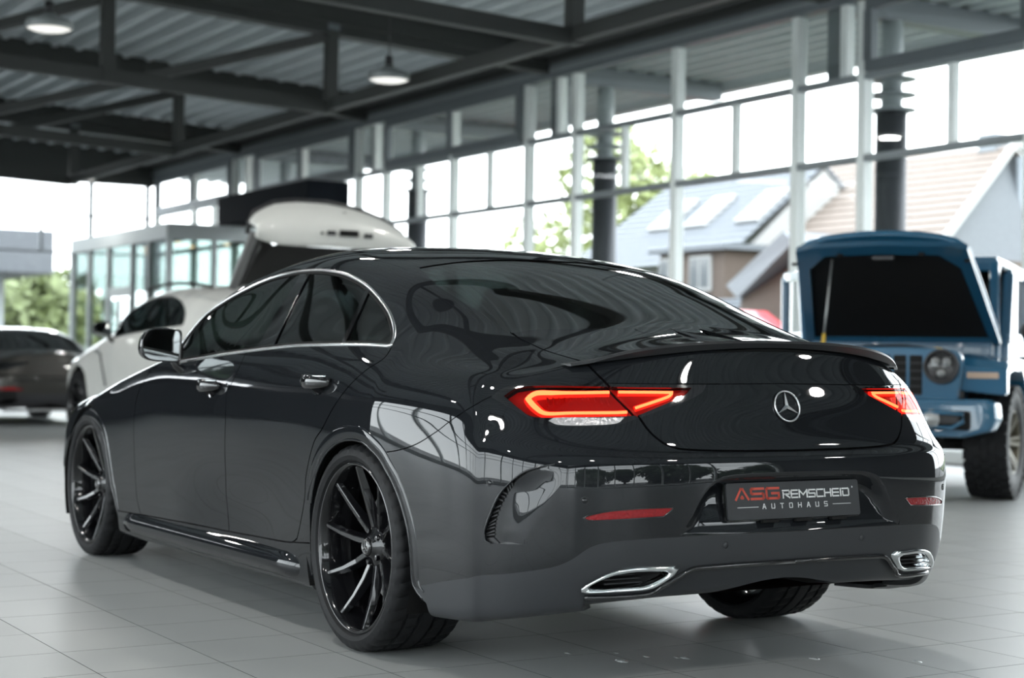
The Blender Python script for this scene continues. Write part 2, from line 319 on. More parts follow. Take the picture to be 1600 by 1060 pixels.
FEAT = {
 'dlo': [(1.917,0.836,1.022),(1.763,0.804,1.129),(1.611,0.782,1.192),(1.483,0.737,1.245),(1.339,0.683,1.292),(1.175,0.657,1.313),(0.942,0.666,1.315),(0.749,0.678,1.305),(0.571,0.686,1.283),(0.38,0.703,1.239),(0.204,0.732,1.181),(0.088,0.755,1.131),(-0.001,0.782,1.079),(-0.05,0.809,1.042),(-0.071,0.832,1.016),(-0.042,0.839,1.014),(0.308,0.864,1.016),(0.642,0.87,1.011),(0.938,0.877,0.997),(1.219,0.885,0.981),(1.526,0.892,0.959),(1.788,0.895,0.941)],
 'glass_front_rear_edge': [(1.068,0.658,1.317),(1.021,0.697,1.27),(1.022,0.778,1.145),(0.992,0.874,1.002),(0.994,0.883,0.987)],
 'glass_rear_front_edge': [(0.95,0.661,1.319),(0.922,0.697,1.277),(0.879,0.791,1.133),(0.832,0.87,1.01),(0.826,0.88,0.993)],
 'quarter_a': [(0.368,0.698,1.243),(0.362,0.717,1.221),(0.311,0.787,1.122),(0.266,0.855,1.026),(0.256,0.866,1.011)],
 'quarter_b': [(0.331,0.701,1.234),(0.33,0.718,1.216),(0.281,0.789,1.117),(0.236,0.854,1.026),(0.228,0.865,1.011)],
 'door_front_edge': [(2.037,0.884,0.937),(2.141,0.895,0.902),(2.208,0.926,0.812),(2.244,0.934,0.7),(2.246,0.934,0.642),(2.24,0.928,0.475),(2.224,0.921,0.335),(2.181,0.916,0.263)],
 'door_bottom': [(2.181,0.916,0.263),(1.558,0.915,0.28),(0.942,0.905,0.292),(0.538,0.918,0.307),(0.466,0.923,0.328)],
 'door_rear_edge': [(0.466,0.923,0.328),(0.422,0.929,0.394),(0.378,0.935,0.481),(0.358,0.94,0.566),(0.285,0.945,0.681),(0.209,0.946,0.737),(0.068,0.931,0.866),(-0.026,0.903,0.934),(-0.09,0.87,0.974),(-0.078,0.835,1.012)],
 'door_split': [(1.069,0.881,0.989),(1.069,0.904,0.942),(1.096,0.924,0.878),(1.129,0.934,0.834),(1.126,0.941,0.776),(1.122,0.943,0.716),(1.147,0.93,0.544),(1.182,0.909,0.417),(1.158,0.905,0.288)],
 'arch_rear': [(0.333,0.936,0.442),(0.307,0.94,0.518),(0.262,0.944,0.586),(0.19,0.947,0.647),(0.094,0.949,0.689),(-0.009,0.95,0.705),(-0.104,0.949,0.699),(-0.186,0.947,0.668),(-0.264,0.943,0.613),(-0.323,0.939,0.557),(-0.366,0.935,0.494),(-0.394,0.932,0.43),(-0.406,0.927,0.358),(-0.405,0.921,0.284),(-0.431,0.916,0.251),(-0.484,0.91,0.224)],
 'arch_front': [(3.402,0.906,0.373),(3.327,0.917,0.495),(3.21,0.914,0.604),(3.065,0.919,0.657),(2.901,0.93,0.662),(2.761,0.935,0.63),(2.665,0.935,0.564),(2.577,0.929,0.369),(2.538,0.925,0.307),(2.501,0.917,0.23)],
 'seam': [(-0.202,0.946,0.669),(-0.322,0.941,0.684),(-0.448,0.933,0.712),(-0.549,0.921,0.753),(-0.605,0.91,0.784),(-0.651,0.898,0.809),(-0.694,0.88,0.834),(-0.737,0.837,0.867)],
 'lamp': [(-0.738,0.838,0.865),(-0.751,0.814,0.888),(-0.776,0.789,0.902),(-0.813,0.762,0.909),(-0.872,0.714,0.911),(-0.921,0.66,0.912),(-0.971,0.586,0.912),(-1.058,0.283,0.912),(-1.065,0.304,0.887),(-1.067,0.358,0.864),(-1.061,0.433,0.841),(-1.05,0.512,0.815),(-1.039,0.566,0.798),(-1.028,0.599,0.791),(-0.995,0.667,0.787),(-0.946,0.734,0.786),(-0.914,0.763,0.791),(-0.876,0.789,0.807),(-0.82,0.814,0.832),(-0.769,0.83,0.852)],
 'lid': [(-0.539,0.619,1.042),(-0.698,0.603,1.001),(-0.823,0.6,0.981),(-0.891,0.606,0.968),(-0.94,0.6,0.94),(-0.969,0.587,0.914),(-1.0,0.569,0.88),(-1.032,0.539,0.839),(-1.05,0.519,0.81),(-1.065,0.504,0.782),(-1.08,0.482,0.756),(-1.094,0.453,0.735),(-1.106,0.416,0.724),(-1.117,0.345,0.719),(-1.124,0.246,0.716),(-1.128,0.139,0.715),(-1.129,0.031,0.714)],
 'lidtop': [(-0.97,0.588,0.912),(-1.066,0.0,0.915)],
 'crease': [(-0.989,0.772,0.683),(-1.054,0.681,0.69),(-1.146,0.263,0.689),(-1.151,0.049,0.685)],
 'glass_bottom': [(-0.453,0.609,1.069),(-0.474,0.61,1.063),(-0.503,0.484,1.078),(-0.552,0.269,1.085),(-0.58,0.031,1.087)],
 'glass_side': [(0.238,0.569,1.296),(0.029,0.604,1.227),(-0.213,0.602,1.145),(-0.425,0.616,1.075),(-0.538,0.62,1.042)],
 'glass_top': [(0.252,0.561,1.301),(0.231,0.456,1.321),(0.197,0.019,1.345)],
 'vent_outer': [(-0.815,0.879,0.439),(-0.796,0.887,0.446),(-0.794,0.889,0.472),(-0.812,0.885,0.516),(-0.848,0.874,0.582),(-0.883,0.859,0.621),(-0.922,0.834,0.654),(-0.96,0.803,0.671),(-0.99,0.772,0.68)],
 'vent_inner': [(-0.837,0.872,0.441),(-0.819,0.879,0.455),(-0.828,0.878,0.511),(-0.861,0.869,0.577),(-0.891,0.855,0.616),(-0.927,0.832,0.649),(-0.963,0.801,0.667)],
 'vent_right': [(-1.007,0.755,0.676),(-1.007,0.763,0.618),(-0.972,0.796,0.543),(-0.931,0.823,0.452)],
 'reflector': [(-1.045,0.709,0.528),(-1.054,0.695,0.536),(-1.083,0.639,0.549),(-1.116,0.538,0.556),(-1.133,0.459,0.557),(-1.133,0.457,0.553),(-1.126,0.486,0.531),(-1.091,0.614,0.524),(-1.053,0.694,0.521)],
 'valance': [(-0.402,0.919,0.263),(-0.621,0.911,0.309),(-0.75,0.897,0.336),(-0.854,0.855,0.354),(-0.973,0.775,0.381),(-1.016,0.731,0.406),(-1.048,0.69,0.442),(-1.073,0.644,0.458),(-1.108,0.542,0.467),(-1.141,0.33,0.472),(-1.147,0.058,0.471)],
 'pocket': [(-1.132,0.437,0.491),(-1.141,0.4,0.534),(-1.146,0.369,0.583),(-1.149,0.335,0.621),(-1.151,0.299,0.64),(-1.153,0.226,0.65),(-1.155,0.035,0.652)],
 'trim': [(-1.007,0.677,0.297),(-1.04,0.594,0.298),(-1.067,0.494,0.304),(-1.085,0.461,0.325),(-1.098,0.432,0.342),(-1.118,0.382,0.373),(-1.124,0.312,0.379),(-1.13,0.099,0.381)],
 'exhaust': [(-1.017,0.683,0.323),(-1.03,0.671,0.337),(-1.065,0.621,0.369),(-1.09,0.555,0.383),(-1.114,0.444,0.384),(-1.113,0.428,0.375),(-1.105,0.437,0.357),(-1.082,0.48,0.326),(-1.069,0.522,0.316),(-1.021,0.665,0.312),(-1.015,0.68,0.315)],
 'sensor': [(-0.816,0.886,0.617),(-1.049,0.707,0.578),(-1.14,0.268,0.439)],
 'handles': [(1.312,0.93,0.849),(0.307,0.923,0.889)],
 'lampglow_a': [(-0.774,0.817,0.869),(-0.813,0.776,0.893),(-0.925,0.672,0.897),(-0.985,0.581,0.895),(-1.009,0.556,0.873),(-1.036,0.543,0.828),(-1.017,0.601,0.815),(-0.88,0.782,0.811)],
 'lampline_side': [(-0.987,0.584,0.89),(-0.93,0.675,0.887),(-0.885,0.726,0.885),(-0.854,0.757,0.882),(-0.841,0.778,0.866),(-0.875,0.769,0.84),(-0.904,0.752,0.825),(-0.956,0.692,0.828),(-1.018,0.582,0.83),(-1.031,0.55,0.832)],
 'lampline_lid': [(-0.998,0.559,0.89),(-1.032,0.465,0.89),(-1.049,0.398,0.89),(-1.05,0.415,0.877),(-1.044,0.473,0.859),(-1.036,0.523,0.844)],
 'lampclear': [(-0.919,0.752,0.801),(-0.93,0.734,0.811),(-1.034,0.562,0.814),(-1.03,0.59,0.796),(-0.994,0.666,0.79),(-0.944,0.733,0.79)],
 'lamp_inner': [(-0.87,0.752,0.871),(-1.0,0.58,0.871),(-1.023,0.56,0.842),(-0.9,0.746,0.84)],
 'redzone': [(-0.774,0.817,0.869),(-0.792,0.788,0.893),(-0.828,0.761,0.9),(-0.98,0.582,0.902),(-1.007,0.524,0.901),(-1.034,0.44,0.901),(-1.055,0.337,0.901),(-1.06,0.361,0.881),(-1.056,0.439,0.851),(-1.047,0.515,0.823),(-1.039,0.545,0.818),(-0.962,0.695,0.813),(-0.884,0.779,0.811),(-0.837,0.802,0.834)],
}
# ---------------------------------------------------------------- the hall
M['inwall'] = mat('inner_wall_grey', (.075, .08, .083), .7)
WY = -9.0; FX0, FX1, FY1 = -12.0, 31.0, 12.0
def sbox(name, a, b, m, parent=None, kind='structure'):
    o = MB().box(a, b).build(name, m, parent)
    if parent is None: o['kind'] = kind
    return o
# floor: grout bed with single tiles near the camera
def floor_mat(name, rough=.36):
    m = mat(name, (.37, .385, .38), rough, 0, 0, spec=.5, bump=(3, 6, .10, .0))
    n = m.node_tree; b = n.nodes['Principled BSDF']
    oi = n.nodes.new('ShaderNodeObjectInfo'); hs = n.nodes.new('ShaderNodeHueSaturation'); mr = n.nodes.new('ShaderNodeMapRange')
    mr.inputs['To Min'].default_value = .985; mr.inputs['To Max'].default_value = 1.015
    src = b.inputs['Base Color'].links[0].from_socket
    n.links.new(oi.outputs['Random'], mr.inputs['Value']); n.links.new(mr.outputs[0], hs.inputs['Value']); n.links.new(src, hs.inputs['Color'])
    n.links.new(hs.outputs[0], b.inputs['Base Color'])
    nz = n.nodes.new('ShaderNodeTexNoise'); nz.inputs['Scale'].default_value = 1.7; nz.inputs['Detail'].default_value = 8
    r2 = n.nodes.new('ShaderNodeMapRange'); r2.inputs['From Min'].default_value = .3; r2.inputs['From Max'].default_value = .7
    r2.inputs['To Min'].default_value = rough-.02; r2.inputs['To Max'].default_value = rough+.04
    tc = n.nodes.new('ShaderNodeTexCoord'); n.links.new(tc.outputs['Object'], nz.inputs['Vector'])
    n.links.new(nz.outputs[0], r2.inputs['Value']); n.links.new(r2.outputs[0], b.inputs['Roughness'])
    return m
M['tile'] = floor_mat('floor_tile'); M['grout'] = mat('grout', (.06, .062, .06), .9, spec=.1)
floor = sbox('floor', (FX0, WY, -.12), (FX1, FY1, -.004), M['grout'])
P = .4; tv = [(-.198, -.198), (.198, -.198), (.198, .198), (-.198, .198)]
tile_me = None
cells = []
for i in range(-29, 78):
    for j in range(-22, 30):
        x, y = .01+P*(i+.5), -.22+P*(j+.5)
        if x-P/2 < FX0 or x+P/2 > FX1 or y-P/2 < WY or y+P/2 > FY1: continue
        d = Vector((x, y, 0))-CPOS; dep = d.dot(_f); px = 800+2599.4*d.dot(_r2)/max(dep, .1); py = 530-2599.4*d.dot(_u2)/max(dep, .1)
        seen = dep > 1 and -60 < px < 1660 and py < 1110
        cells.append((0 if seen else 1, dep if seen else d.length, x, y))
cells.sort()
tb = MB().hexa([(-.1986,-.1986,-.004),(.1986,-.1986,-.004),(.1986,.1986,-.004),(-.1986,.1986,-.004),(-.1986,-.1986,0),(.1986,-.1986,0),(.1986,.1986,0),(-.1986,.1986,0)])
t0 = tb.build('tile', M['tile'], floor, loc=(cells[0][2], cells[0][3], 0)); t0.data.materials.append(M['grout'])
for p_ in t0.data.polygons: p_.material_index = 0 if abs(p_.normal.z) > .5 else 1
for c in cells[1:300]:
    t = t0.copy(); t.location = (c[2], c[3], 0); link(t, floor)
tf = MB()
for c in cells[300:]:
    x, y = c[2], c[3]; tf.add([(x-.1986, y-.1986, 0), (x+.1986, y-.1986, 0), (x+.1986, y+.1986, 0), (x-.1986, y+.1986, 0)], [(0, 1, 2, 3)])
tfo = tf.build('tile_field', M['tile'], floor); tfo['kind'] = 'stuff'
# right glass wall (along x at y = -9)
wr = sbox('wall_right', (FX0, WY-.14, -.12), (FX1, WY, .12), M['mull'])
mains = [8.27, 9.34, 11.6, 13.85, 15.09, 17.28, 19.55, 20.6, 22.9, 25.1, 26.2, 28.5, 30.85, 5.98, 3.7, 2.6, .3, -2, -3.1, -5.4, -7.7, -8.8, -11.1]
halves = [6.98, 10.42, 12.69, 16.15, 18.35, 4.85, 21.75, 24, 27.3, 1.4, -.8, -4.2, -6.6]
zt = [(3.135, 3.205), (4.01, 4.08)]
mains = [x for x in mains if x > -1.2]+[-1.0]; halves = [x for x in halves if x > 0]
MB().box((FX0, WY-.14, .12), (-1.0, WY, 4.9)).build('closed_bay', M['inwall'], wr)
for x in mains: MB().box((x-.06, WY-.13, .12), (x+.06, WY, 4.9)).build('mullion', M['mull'], wr, bevel=.006)
for x in halves: MB().box((x-.045, WY-.09, 3.2), (x+.045, WY, 4.02)).build('mullion', M['mull'], wr, bevel=.006)
ms = sorted(mains)
for z0, z1 in zt+[(.9, .95)][:0]:
    for a, b in zip(ms[:-1], ms[1:]): MB().box((a+.06, WY-.11, z0), (b-.06, WY+.012, z1)).build('transom', M['transom'], wr, bevel=.005)
# dark tilting top-light frames
for a, b, c in ((15.2, 17.28, 19.45), (3.8, 5.98, 8.17), (20.7, 22.9, 25.0), (26.3, 28.5, 30.7)):
    for p, q in ((a, c),):
        f = MB()
        f.box((p, WY-.05, 4.08), (q, WY+.05, 4.2)); f.box((p, WY-.05, 4.74), (q, WY+.05, 4.86))
        for x in (p, b-.05, q-.1): f.box((x, WY-.05, 4.2), (x+.12, WY+.05, 4.74))
        f.build('top_light_frame', M['steel2'], wr, bevel=.006)
for X in (3.1, 8.8, 14.5, 20.16, 25.8):
    MB().box((X-.05, WY-.32, 4.09), (X+.17, WY-.15, 4.95)).build('steel_stub', M['steel2'], wr)
    MB().box((X-.30, WY-.12, 4.08), (X-.2, WY, 4.9)).build('short_mullion', M['mull'], wr, bevel=.005)
hd = MB(); hd.box((FX0, WY-.12, 4.86), (FX1, WY+.04, 5.06)); hd.build('head_beam', M['steel2'], wr, bevel=.01)
MB().box((FX0, WY-.02, 5.06), (FX1, WY+.10, 5.52)).build('wall_plate', M['steel'], wr, bevel=.01)
MB().box((FX0, WY+.04, 4.94), (FX1, WY+.07, 4.99)).build('cable_tray', M['transom'], wr)
def pane_y(x0, x1, z0, z1, y, par):
    MB().box((x0, y-.006, z0), (x1, y+.006, z1)).build('glass_pane', M['pane'], par)
for a, b in zip(ms[:-1], ms[1:]):
    for z0, z1 in ((.12, 3.135), (3.205, 4.01), (4.08, 4.86)): pane_y(a+.06, b-.06, z0, z1, WY-.06, wr)
# far glass wall at x = 31
wf = sbox('wall_back', (FX1, WY, -.12), (FX1+.15, FY1, .12), M['steel2'])
MB().box((FX1, -3.1, -.12), (FX1+.15, FY1, 4.72)).build('closed_bay', M['inwall'], wf)
for y in (-8.9, -7.62, -5.4, -3.1): MB().box((FX1-.02, y-.045, .12), (FX1+.1, y+.045, 4.72)).build('mullion', M['steel2'], wf)
for y, z0, z1 in ((-6.53, 3.15, 3.97), (-7.22, .12, 3.15), (-4.3, .12, 3.15)): MB().box((FX1-.02, y-.03, z0), (FX1+.08, y+.03, z1)).build('mullion', M['steel2'], wf)
for z in (3.15, 3.97): MB().box((FX1-.02, WY, z-.02), (FX1+.08, -3.1, z+.02)).build('transom', M['steel2'], wf)
MB().box((FX1-.1, WY, 4.70), (FX1+.15, FY1, 5.75)).build('fascia', M['steel'], wf)
for y0 in (-8.9, -7.62, -5.4):
    y1 = {-8.9: -7.62, -7.62: -5.4}.get(y0, y0+2.3)
    MB().box((FX1+.03, y0+.045, .12), (FX1+.04, y1-.045, 4.7)).build('glass_pane', M['pane'], wf)
# left wall (y = 12): closed showroom wall ahead, glazed beside and behind the photographer
wl = sbox('wall_left', (19.0, FY1, -.12), (FX1, FY1+.15, 4.9), M['inwall'])
MB().box((FX0, FY1, -.12), (19.0, FY1+.15, .25)).build('sill', M['mull'], wl)
for i in range(14):
    x = FX0+.1+i*2.38; MB().box((x-.07, FY1, .25), (x+.07, FY1+.12, 4.9)).build('mullion', M['mull'], wl)
    if i < 13: MB().box((x+.07, FY1+.05, .25), (x+2.31, FY1+.06, 4.9)).build('glass_pane', M['pane'], wl)
for z in (3.17, 4.05): MB().box((FX0, FY1-.01, z-.035), (19.0, FY1+.1, z+.035)).build('transom', M['transom'], wl)
MB().box((FX0, FY1-.05, 4.9), (FX1, FY1+.15, 6.6)).build('fascia', M['steel'], wl)
# rear glass wall (x = -12) behind the camera, the one mirrored in the bumper
wn = sbox('wall_front', (FX0-.15, WY, -.12), (FX0, FY1, .12), M['mull'])
for i in range(10):
    y = WY+.1+i*2.3; MB().box((FX0-.12, y-.06, .12), (FX0, y+.06, 4.9)).build('mullion', M['mull'], wn)
    if i < 9: MB().box((FX0-.06, y+.06, .12), (FX0-.05, y+2.24, 4.9)).build('glass_pane', M['pane'], wn)
for z in (3.17, 4.05): MB().box((FX0-.1, WY, z-.035), (FX0+.01, FY1, z+.035)).build('transom', M['transom'], wn)
MB().box((FX0-.15, WY, 4.9), (FX0+.05, FY1, 6.2)).build('fascia', M['steel'], wn)
# roof: corrugated deck, ribs along x, rising from the right wall
def zroof(y): return 5.36+.045*(y+9)
def deck(name, y0, y1, zf, m, pitch=.37, dep=.13, x0=FX0, x1=FX1+1):
    V = []; F = []; y = y0
    prof = []
    while y < y1:
        prof += [(y, 0), (y+pitch*.18, 0), (y+pitch*.34, dep), (y+pitch*.84, dep)]; y += pitch
    n = len(prof)
    for x in (x0, x1): V += [(x, p, zf(p)+h) for p, h in prof]
    F = [(i, i+1, n+i+1, n+i) for i in range(n-1)]
    # upper skin closes the roof against the sky
    k = len(V); V += [(x0, y0, zf(y0)+dep+.12), (x1, y0, zf(y0)+dep+.12), (x1, y, zf(y)+dep+.12), (x0, y, zf(y)+dep+.12)]; F.append((k, k+1, k+2, k+3))
    return meshob(name, V, F, m)
cl = deck('ceiling', WY+.1, FY1+.2, zroof, M['deck']); cl['kind'] = 'structure'
cn = deck('canopy', -12.1, WY-.1, lambda y: 5.08+.0*y, M['deckout'], .33, .16, -12, 33)
tag(cn, 'pale ribbed steel canopy deck projecting outside above the right hand windows', 'canopy')
MB().box((-12, -12.25, 4.98), (33, -12.08, 5.32)).build('edge_fascia', M['deckout'], cn)
# steel frames
for n_, X in enumerate((-2.6, 3.1, 8.8, 14.5, 20.16, 25.8)):
    t = empty('roof_truss', (X, WY, 4.9))
    tag(t, ['dark steel roof frame above and behind the photographer', 'dark steel roof frame nearest, leaving the top edge of the photo', 'dark steel roof frame whose lower chord crosses the top centre of the photo',
            'dark steel roof frame with two posts, passing above the large pendant lamp', 'dark steel roof frame third from the front, meeting the wall above the open tailgate', 'farthest dark steel roof frame before the far glass wall'][n_], 'roof truss', 'steel roof trusses')
    L_ = lambda p: (p[0]-X, p[1]-WY, p[2]-4.9)
    r = MB(); r.bar(L_((X, WY, 5.10)), L_((X, FY1, 5.10+.05*21)), .22, .05); r.bar(L_((X, WY, 5.24)), L_((X, FY1, 5.24+.05*21)), .06, .28); r.bar(L_((X, WY, 4.96)), L_((X, FY1, 4.96+.05*21)), .22, .05)
    r.bar(L_((X+.07, WY, 5.10)), L_((X+.07, FY1, 5.10+.05*21)), .02, .30); r.bar(L_((X-.07, WY, 5.10)), L_((X-.07, FY1, 5.10+.05*21)), .02, .30)
    r.build('rafter', M['steel'], t, bevel=.008)
    c = MB(); c.bar(L_((X, -5.62, 4.17)), L_((X, 6, 4.17+.04*11.6)), .13, .17); c.build('lower_chord', M['steel'], t, bevel=.01)
    for y in (-5.68, -2.75, .2, 3.2):
        MB().box(L_((X-.075, y-.075, 4.10+.04*(y+5.7))), L_((X+.075, y+.075, 5.05+.05*(y+9)))).build('post', M['steel'], t, bevel=.01)
        MB().box(L_((X-.085, y-.085, 4.96+.05*(y+9))), L_((X+.085, y+.085, 5.08+.05*(y+9)))).build('bracket', M['steel2'], t, bevel=.01)
    if 12 < X < 25:
        for y in (-5.68, -2.75): MB().bar(L_((X+.1, y, 5.10+.05*(y+5.68))), L_((X+5.66, y+3.58, 4.32+.03*(y+5.68))), .11, .13).build('diagonal_brace', M['steel'], t, bevel=.01)
    if X < 25: MB().bar(L_((X+.06, -5.68, 4.2)), L_((X+5.62, -5.68, 4.2)), .14, .15).build('tie_beam', M['steel'], t, bevel=.01)
    MB().bar(L_((X+.1, -8.75, 5.22)), L_((min(X+5.6, 30.9), -8.75, 5.22)), .12, .2).build('purlin', M['steel'], t, bevel=.01)
# pendant lamps
def pendant(loc, lab, r=.235):
    t = empty('pendant_lamp', loc, label=lab, cat='lamp', group='round pendant lamps under the roof deck')
    MB().lathe([(.001, .16), (.05, .16), (.10, .12), (r*.92, .085), (r, .06), (r, .0), (r*.94, -.008)], 'z', 40).build('lamp_shade', M['lampg'], t, smooth=True)
    MB().lathe([(r*.94, 0), (r*.7, -.022), (.001, -.028)], 'z', 40).build('diffuser', M['lampw'], t, smooth=True)
    h = zroof(loc[1])-loc[2]
    MB().lathe([(.001, .28), (.045, .27), (.045, .15), (.001, .15)], 'z', 16).build('driver_box', M['dark'], t, smooth=True)
    MB().tube([(0, 0, .25), (0, 0, h+.05)], .008, 6).build('cable', M['dark'], t)
    l = bpy.data.lights.new('pendant_light', 'AREA'); l.shape = 'DISK'; l.size = .30; l.energy = 21; l.color = (1, .97, .93)
    o = bpy.data.objects.new('pendant_light', l); o.location = (0, 0, -.04); link(o, t)
pendant((11.9, -5.20, 4.13), 'round pendant lamp above the dark sedan roof, largest and right of centre')
pendant((11.9, -1.33, 4.27), 'round pendant lamp at the top left corner of the photo')
pendant((28.0, -6.55, 4.45), 'small distant pendant lamp low under the roof at the far glass wall', .22)
for i, x in enumerate((6.2, .5, -5.2)):
    for j, y in enumerate((-5.2, -1.33, 2.54, 6.4)): pendant((x, y, 4.13+.036*(y+5.2)), 'round pendant lamp over the photographer and the cars, above the photo frame')
pendant((11.9, 2.54, 4.41), 'round pendant lamp over the photographer and the cars, above the photo frame')
# ---------------------------------------------------------------- cut the body surface into panels
FUV = {}
def smooth_line(P, sub=5, closed=False, corner=48):
    P = [np.array(p, float) for p in P]; n = len(P); out = []
    def ang(i):
        a = P[i]-P[i-1]; b = P[(i+1) % n]-P[i]
        return math.degrees(math.acos(np.clip(a@b/(np.linalg.norm(a)*np.linalg.norm(b)+1e-12), -1, 1)))
    for i in range(n if closed else n-1):
        p0, p1, p2, p3 = P[i-1] if (closed or i > 0) else P[i], P[i], P[(i+1) % n], P[(i+2) % n] if (closed or i < n-2) else P[(i+1) % n]
        m1 = (p2-p0)/2; m2 = (p3-p1)/2
        if (closed or i > 0) and ang(i) > corner: m1 = p2-p1
        if (closed or i < n-2) and ang((i+1) % n) > corner: m2 = p2-p1
        d = np.linalg.norm(p2-p1)
        for m in (m1, m2):
            L = np.linalg.norm(m)
            if L > 1.3*d: m *= 1.3*d/L
        for k in range(sub):
            t = k/sub; out.append((2*t**3-3*t**2+1)*p1+(t**3-2*t**2+t)*m1+(-2*t**3+3*t**2)*p2+(t**3-t**2)*m2)
    if not closed: out.append(P[-1])
    return np.array(out)
def line(name, **k): 
    if name not in FUV: FUV[name] = uv_of(FEAT[name])
    return smooth_line(FUV[name], **k)
def offset(uv, w, closed=False):
    # move a parameter-space line sideways by w metres on the surface
    X, a, b = S(uv, deriv=True)
    T = np.roll(uv, -1, 0)-np.roll(uv, 1, 0)
    if not closed: T[0] = uv[1]-uv[0]; T[-1] = uv[-1]-uv[-2]
    t3 = a*T[:, :1]+b*T[:, 1:]; n = np.cross(a, b); s = np.cross(n, t3); s /= np.linalg.norm(s, axis=1)[:, None]+1e-12
    out = []
    for i in range(len(uv)):
        J = np.stack([a[i], b[i]], 1); out.append(uv[i]+np.linalg.lstsq(J, s[i]*w, rcond=None)[0])
    return np.array(out)
def inpoly(pts, poly):
    x, y = pts[:, 0], pts[:, 1]; inside = np.zeros(len(pts), bool); n = len(poly)
    for i in range(n):
        x1, y1 = poly[i]; x2, y2 = poly[(i+1) % n]
        if y1 == y2: continue
        c = ((y1 > y) != (y2 > y)) & (x < (x2-x1)*(y-y1)/(y2-y1)+x1); inside ^= c
    return inside
L = {}
L['dlo'] = line('dlo', closed=True)
L['dlo_in'] = offset(L['dlo'], .009, True)
_c = L['dlo'].mean(0)
if np.linalg.norm(L['dlo_in'][10]-_c) > np.linalg.norm(L['dlo'][10]-_c): L['dlo_in'] = offset(L['dlo'], -.009, True)
for k in ('glass_front_rear_edge', 'glass_rear_front_edge', 'quarter_a', 'quarter_b', 'door_split', 'seam', 'crease', 'valance', 'trim', 'vent_outer', 'vent_inner', 'lidtop'): L[k] = line(k)
L['lamp'] = line('lamp', closed=True, corner=30); L['reflector'] = line('reflector', closed=True, corner=35); L['exhaust'] = line('exhaust', closed=True, corner=35)
L['redzone'] = line('redzone', closed=True, corner=25); L['lampclear'] = line('lampclear', closed=True, corner=35)
L['lid'] = line('lid'); L['lid'][-1, 0] = 0
for k in ('trim', 'valance'): L[k] = np.concatenate([L[k], [[0, L[k][-1, 1]]]])
L['pocket'] = line('pocket', corner=40); L['pocket'] = np.concatenate([L['pocket'], [[0, L['pocket'][-1, 1]]]])
L['door_front_edge'] = line('door_front_edge'); L['door_bottom'] = line('door_bottom', corner=60); L['door_rear_edge'] = line('door_rear_edge', corner=60)
ar = line('arch_rear'); af = line('arch_front')
def uvp(*pts): return uv_of(np.array(pts, float))
ar = np.concatenate([[[0, 0]], ar]); ar[0] = uvp((.345, .925, .30))[0]
arch_r = np.concatenate([ar, [[ar[-1, 0], -1], [ar[0, 0], -1]]])
af = np.concatenate([[uvp((3.43, .88, .27))[0]], af]); arch_f = np.concatenate([af, [[af[-1, 0], -1], [af[0, 0], -1]]])
door_loop = np.concatenate([L['door_front_edge'], L['door_bottom'][1:], L['door_rear_edge'][1:]])
skirt_line = np.concatenate([uvp((2.52, .918, .252)), L['door_bottom'][:-6], uvp((.345, .925, .325))])
# rear glass / windscreen outlines in plan
rg = np.concatenate([uvp((.19, 0, 1.36)), line('glass_top')[::-1], line('glass_side')[1:], line('glass_bottom')[2:]]); rg[0, 0] = rg[1, 0]; rg[0, 1] = NV; rg[-1, 0] = 0
rg = np.concatenate([rg, [[0, NV]]])
def uu(x, y, z): return uvp((x, y, z))[0]
ws = np.array([uu(1.27, .0, 1.41), uu(1.26, .3, 1.39), uu(1.25, .55, 1.36), uu(1.5, .66, 1.24), uu(1.7, .73, 1.14), uu(1.9, .78, 1.04), uu(2.02, .80, .98), uu(2.13, .5, .995), uu(2.17, .02, 1.01)])
ws[0, 1] = NV+.5; ws[-1, 1] = NV+.5; ws = smooth_line(ws, 4)
hood = smooth_line(np.array([uu(2.17, .02, 1.0), uu(2.13, .5, .99), uu(2.06, .84, .935), uu(2.4, .845, .885), uu(2.94, .82, .81), uu(3.3, .74, .74), uu(3.5, .5, .72), uu(3.56, .02, .74)]), 4)
hood[0, 1] = NV+.5; hood[-1, 1] = NV+.5
fbump = np.array([uu(3.42, .87, .45), uu(3.42, .84, .55), uu(3.40, .83, .62), uu(3.35, .8, .70)]); fbump = np.concatenate([[fbump[0]*[1, 0]+[0, -1]], fbump])
lidtop_edge = np.concatenate([L['lid'][:1], line('glass_bottom')[4:]]); lidtop_edge[-1, 0] = 0
lid_poly = np.concatenate([L['lid'], [[0, 0]], [[0, 0]]]); lid_poly[-2] = [-.5, L['lid'][-1, 1]]; lid_poly[-1] = [-.5, lidtop_edge[-1, 1]]
lid_poly = np.concatenate([lid_poly, lidtop_edge[::-1]])
# bumper region: seam, lamp lower edge, lid lower edge, closed below
lampN = len(L['lamp'])
def lamp_side(k0, k1):
    return L['lamp'][k0:k1]
i_tip = int(np.argmin(np.abs(L['lamp'][:, 0]-L['lamp'][:, 0].max())))
pocket = L['pocket'].copy()
pocket_poly = np.concatenate([pocket, [[-.5, pocket[-1, 1]], [-.5, L['valance'][-1, 1]+.02]], [[L['pocket'][0, 0]-.02, L['valance'][-1, 1]+.03]]])
val_poly = np.concatenate([L['valance'], [[-.5, L['valance'][-1, 1]], [-.5, -1], [L['valance'][0, 0], -1]]])
diff_poly = np.concatenate([L['trim'], [[-.5, L['trim'][-1, 1]], [-.5, -1], [L['trim'][0, 0], -1]]])
notch = uvp((-1.05, .25, .275), (-1.07, .18, .30), (-1.08, .09, .318), (-1.09, .0, .322)); notch = smooth_line(notch, 4); notch_poly = np.concatenate([[[notch[0, 0], -1]], notch, [[-.5, notch[-1, 1]], [-.5, -1]]])
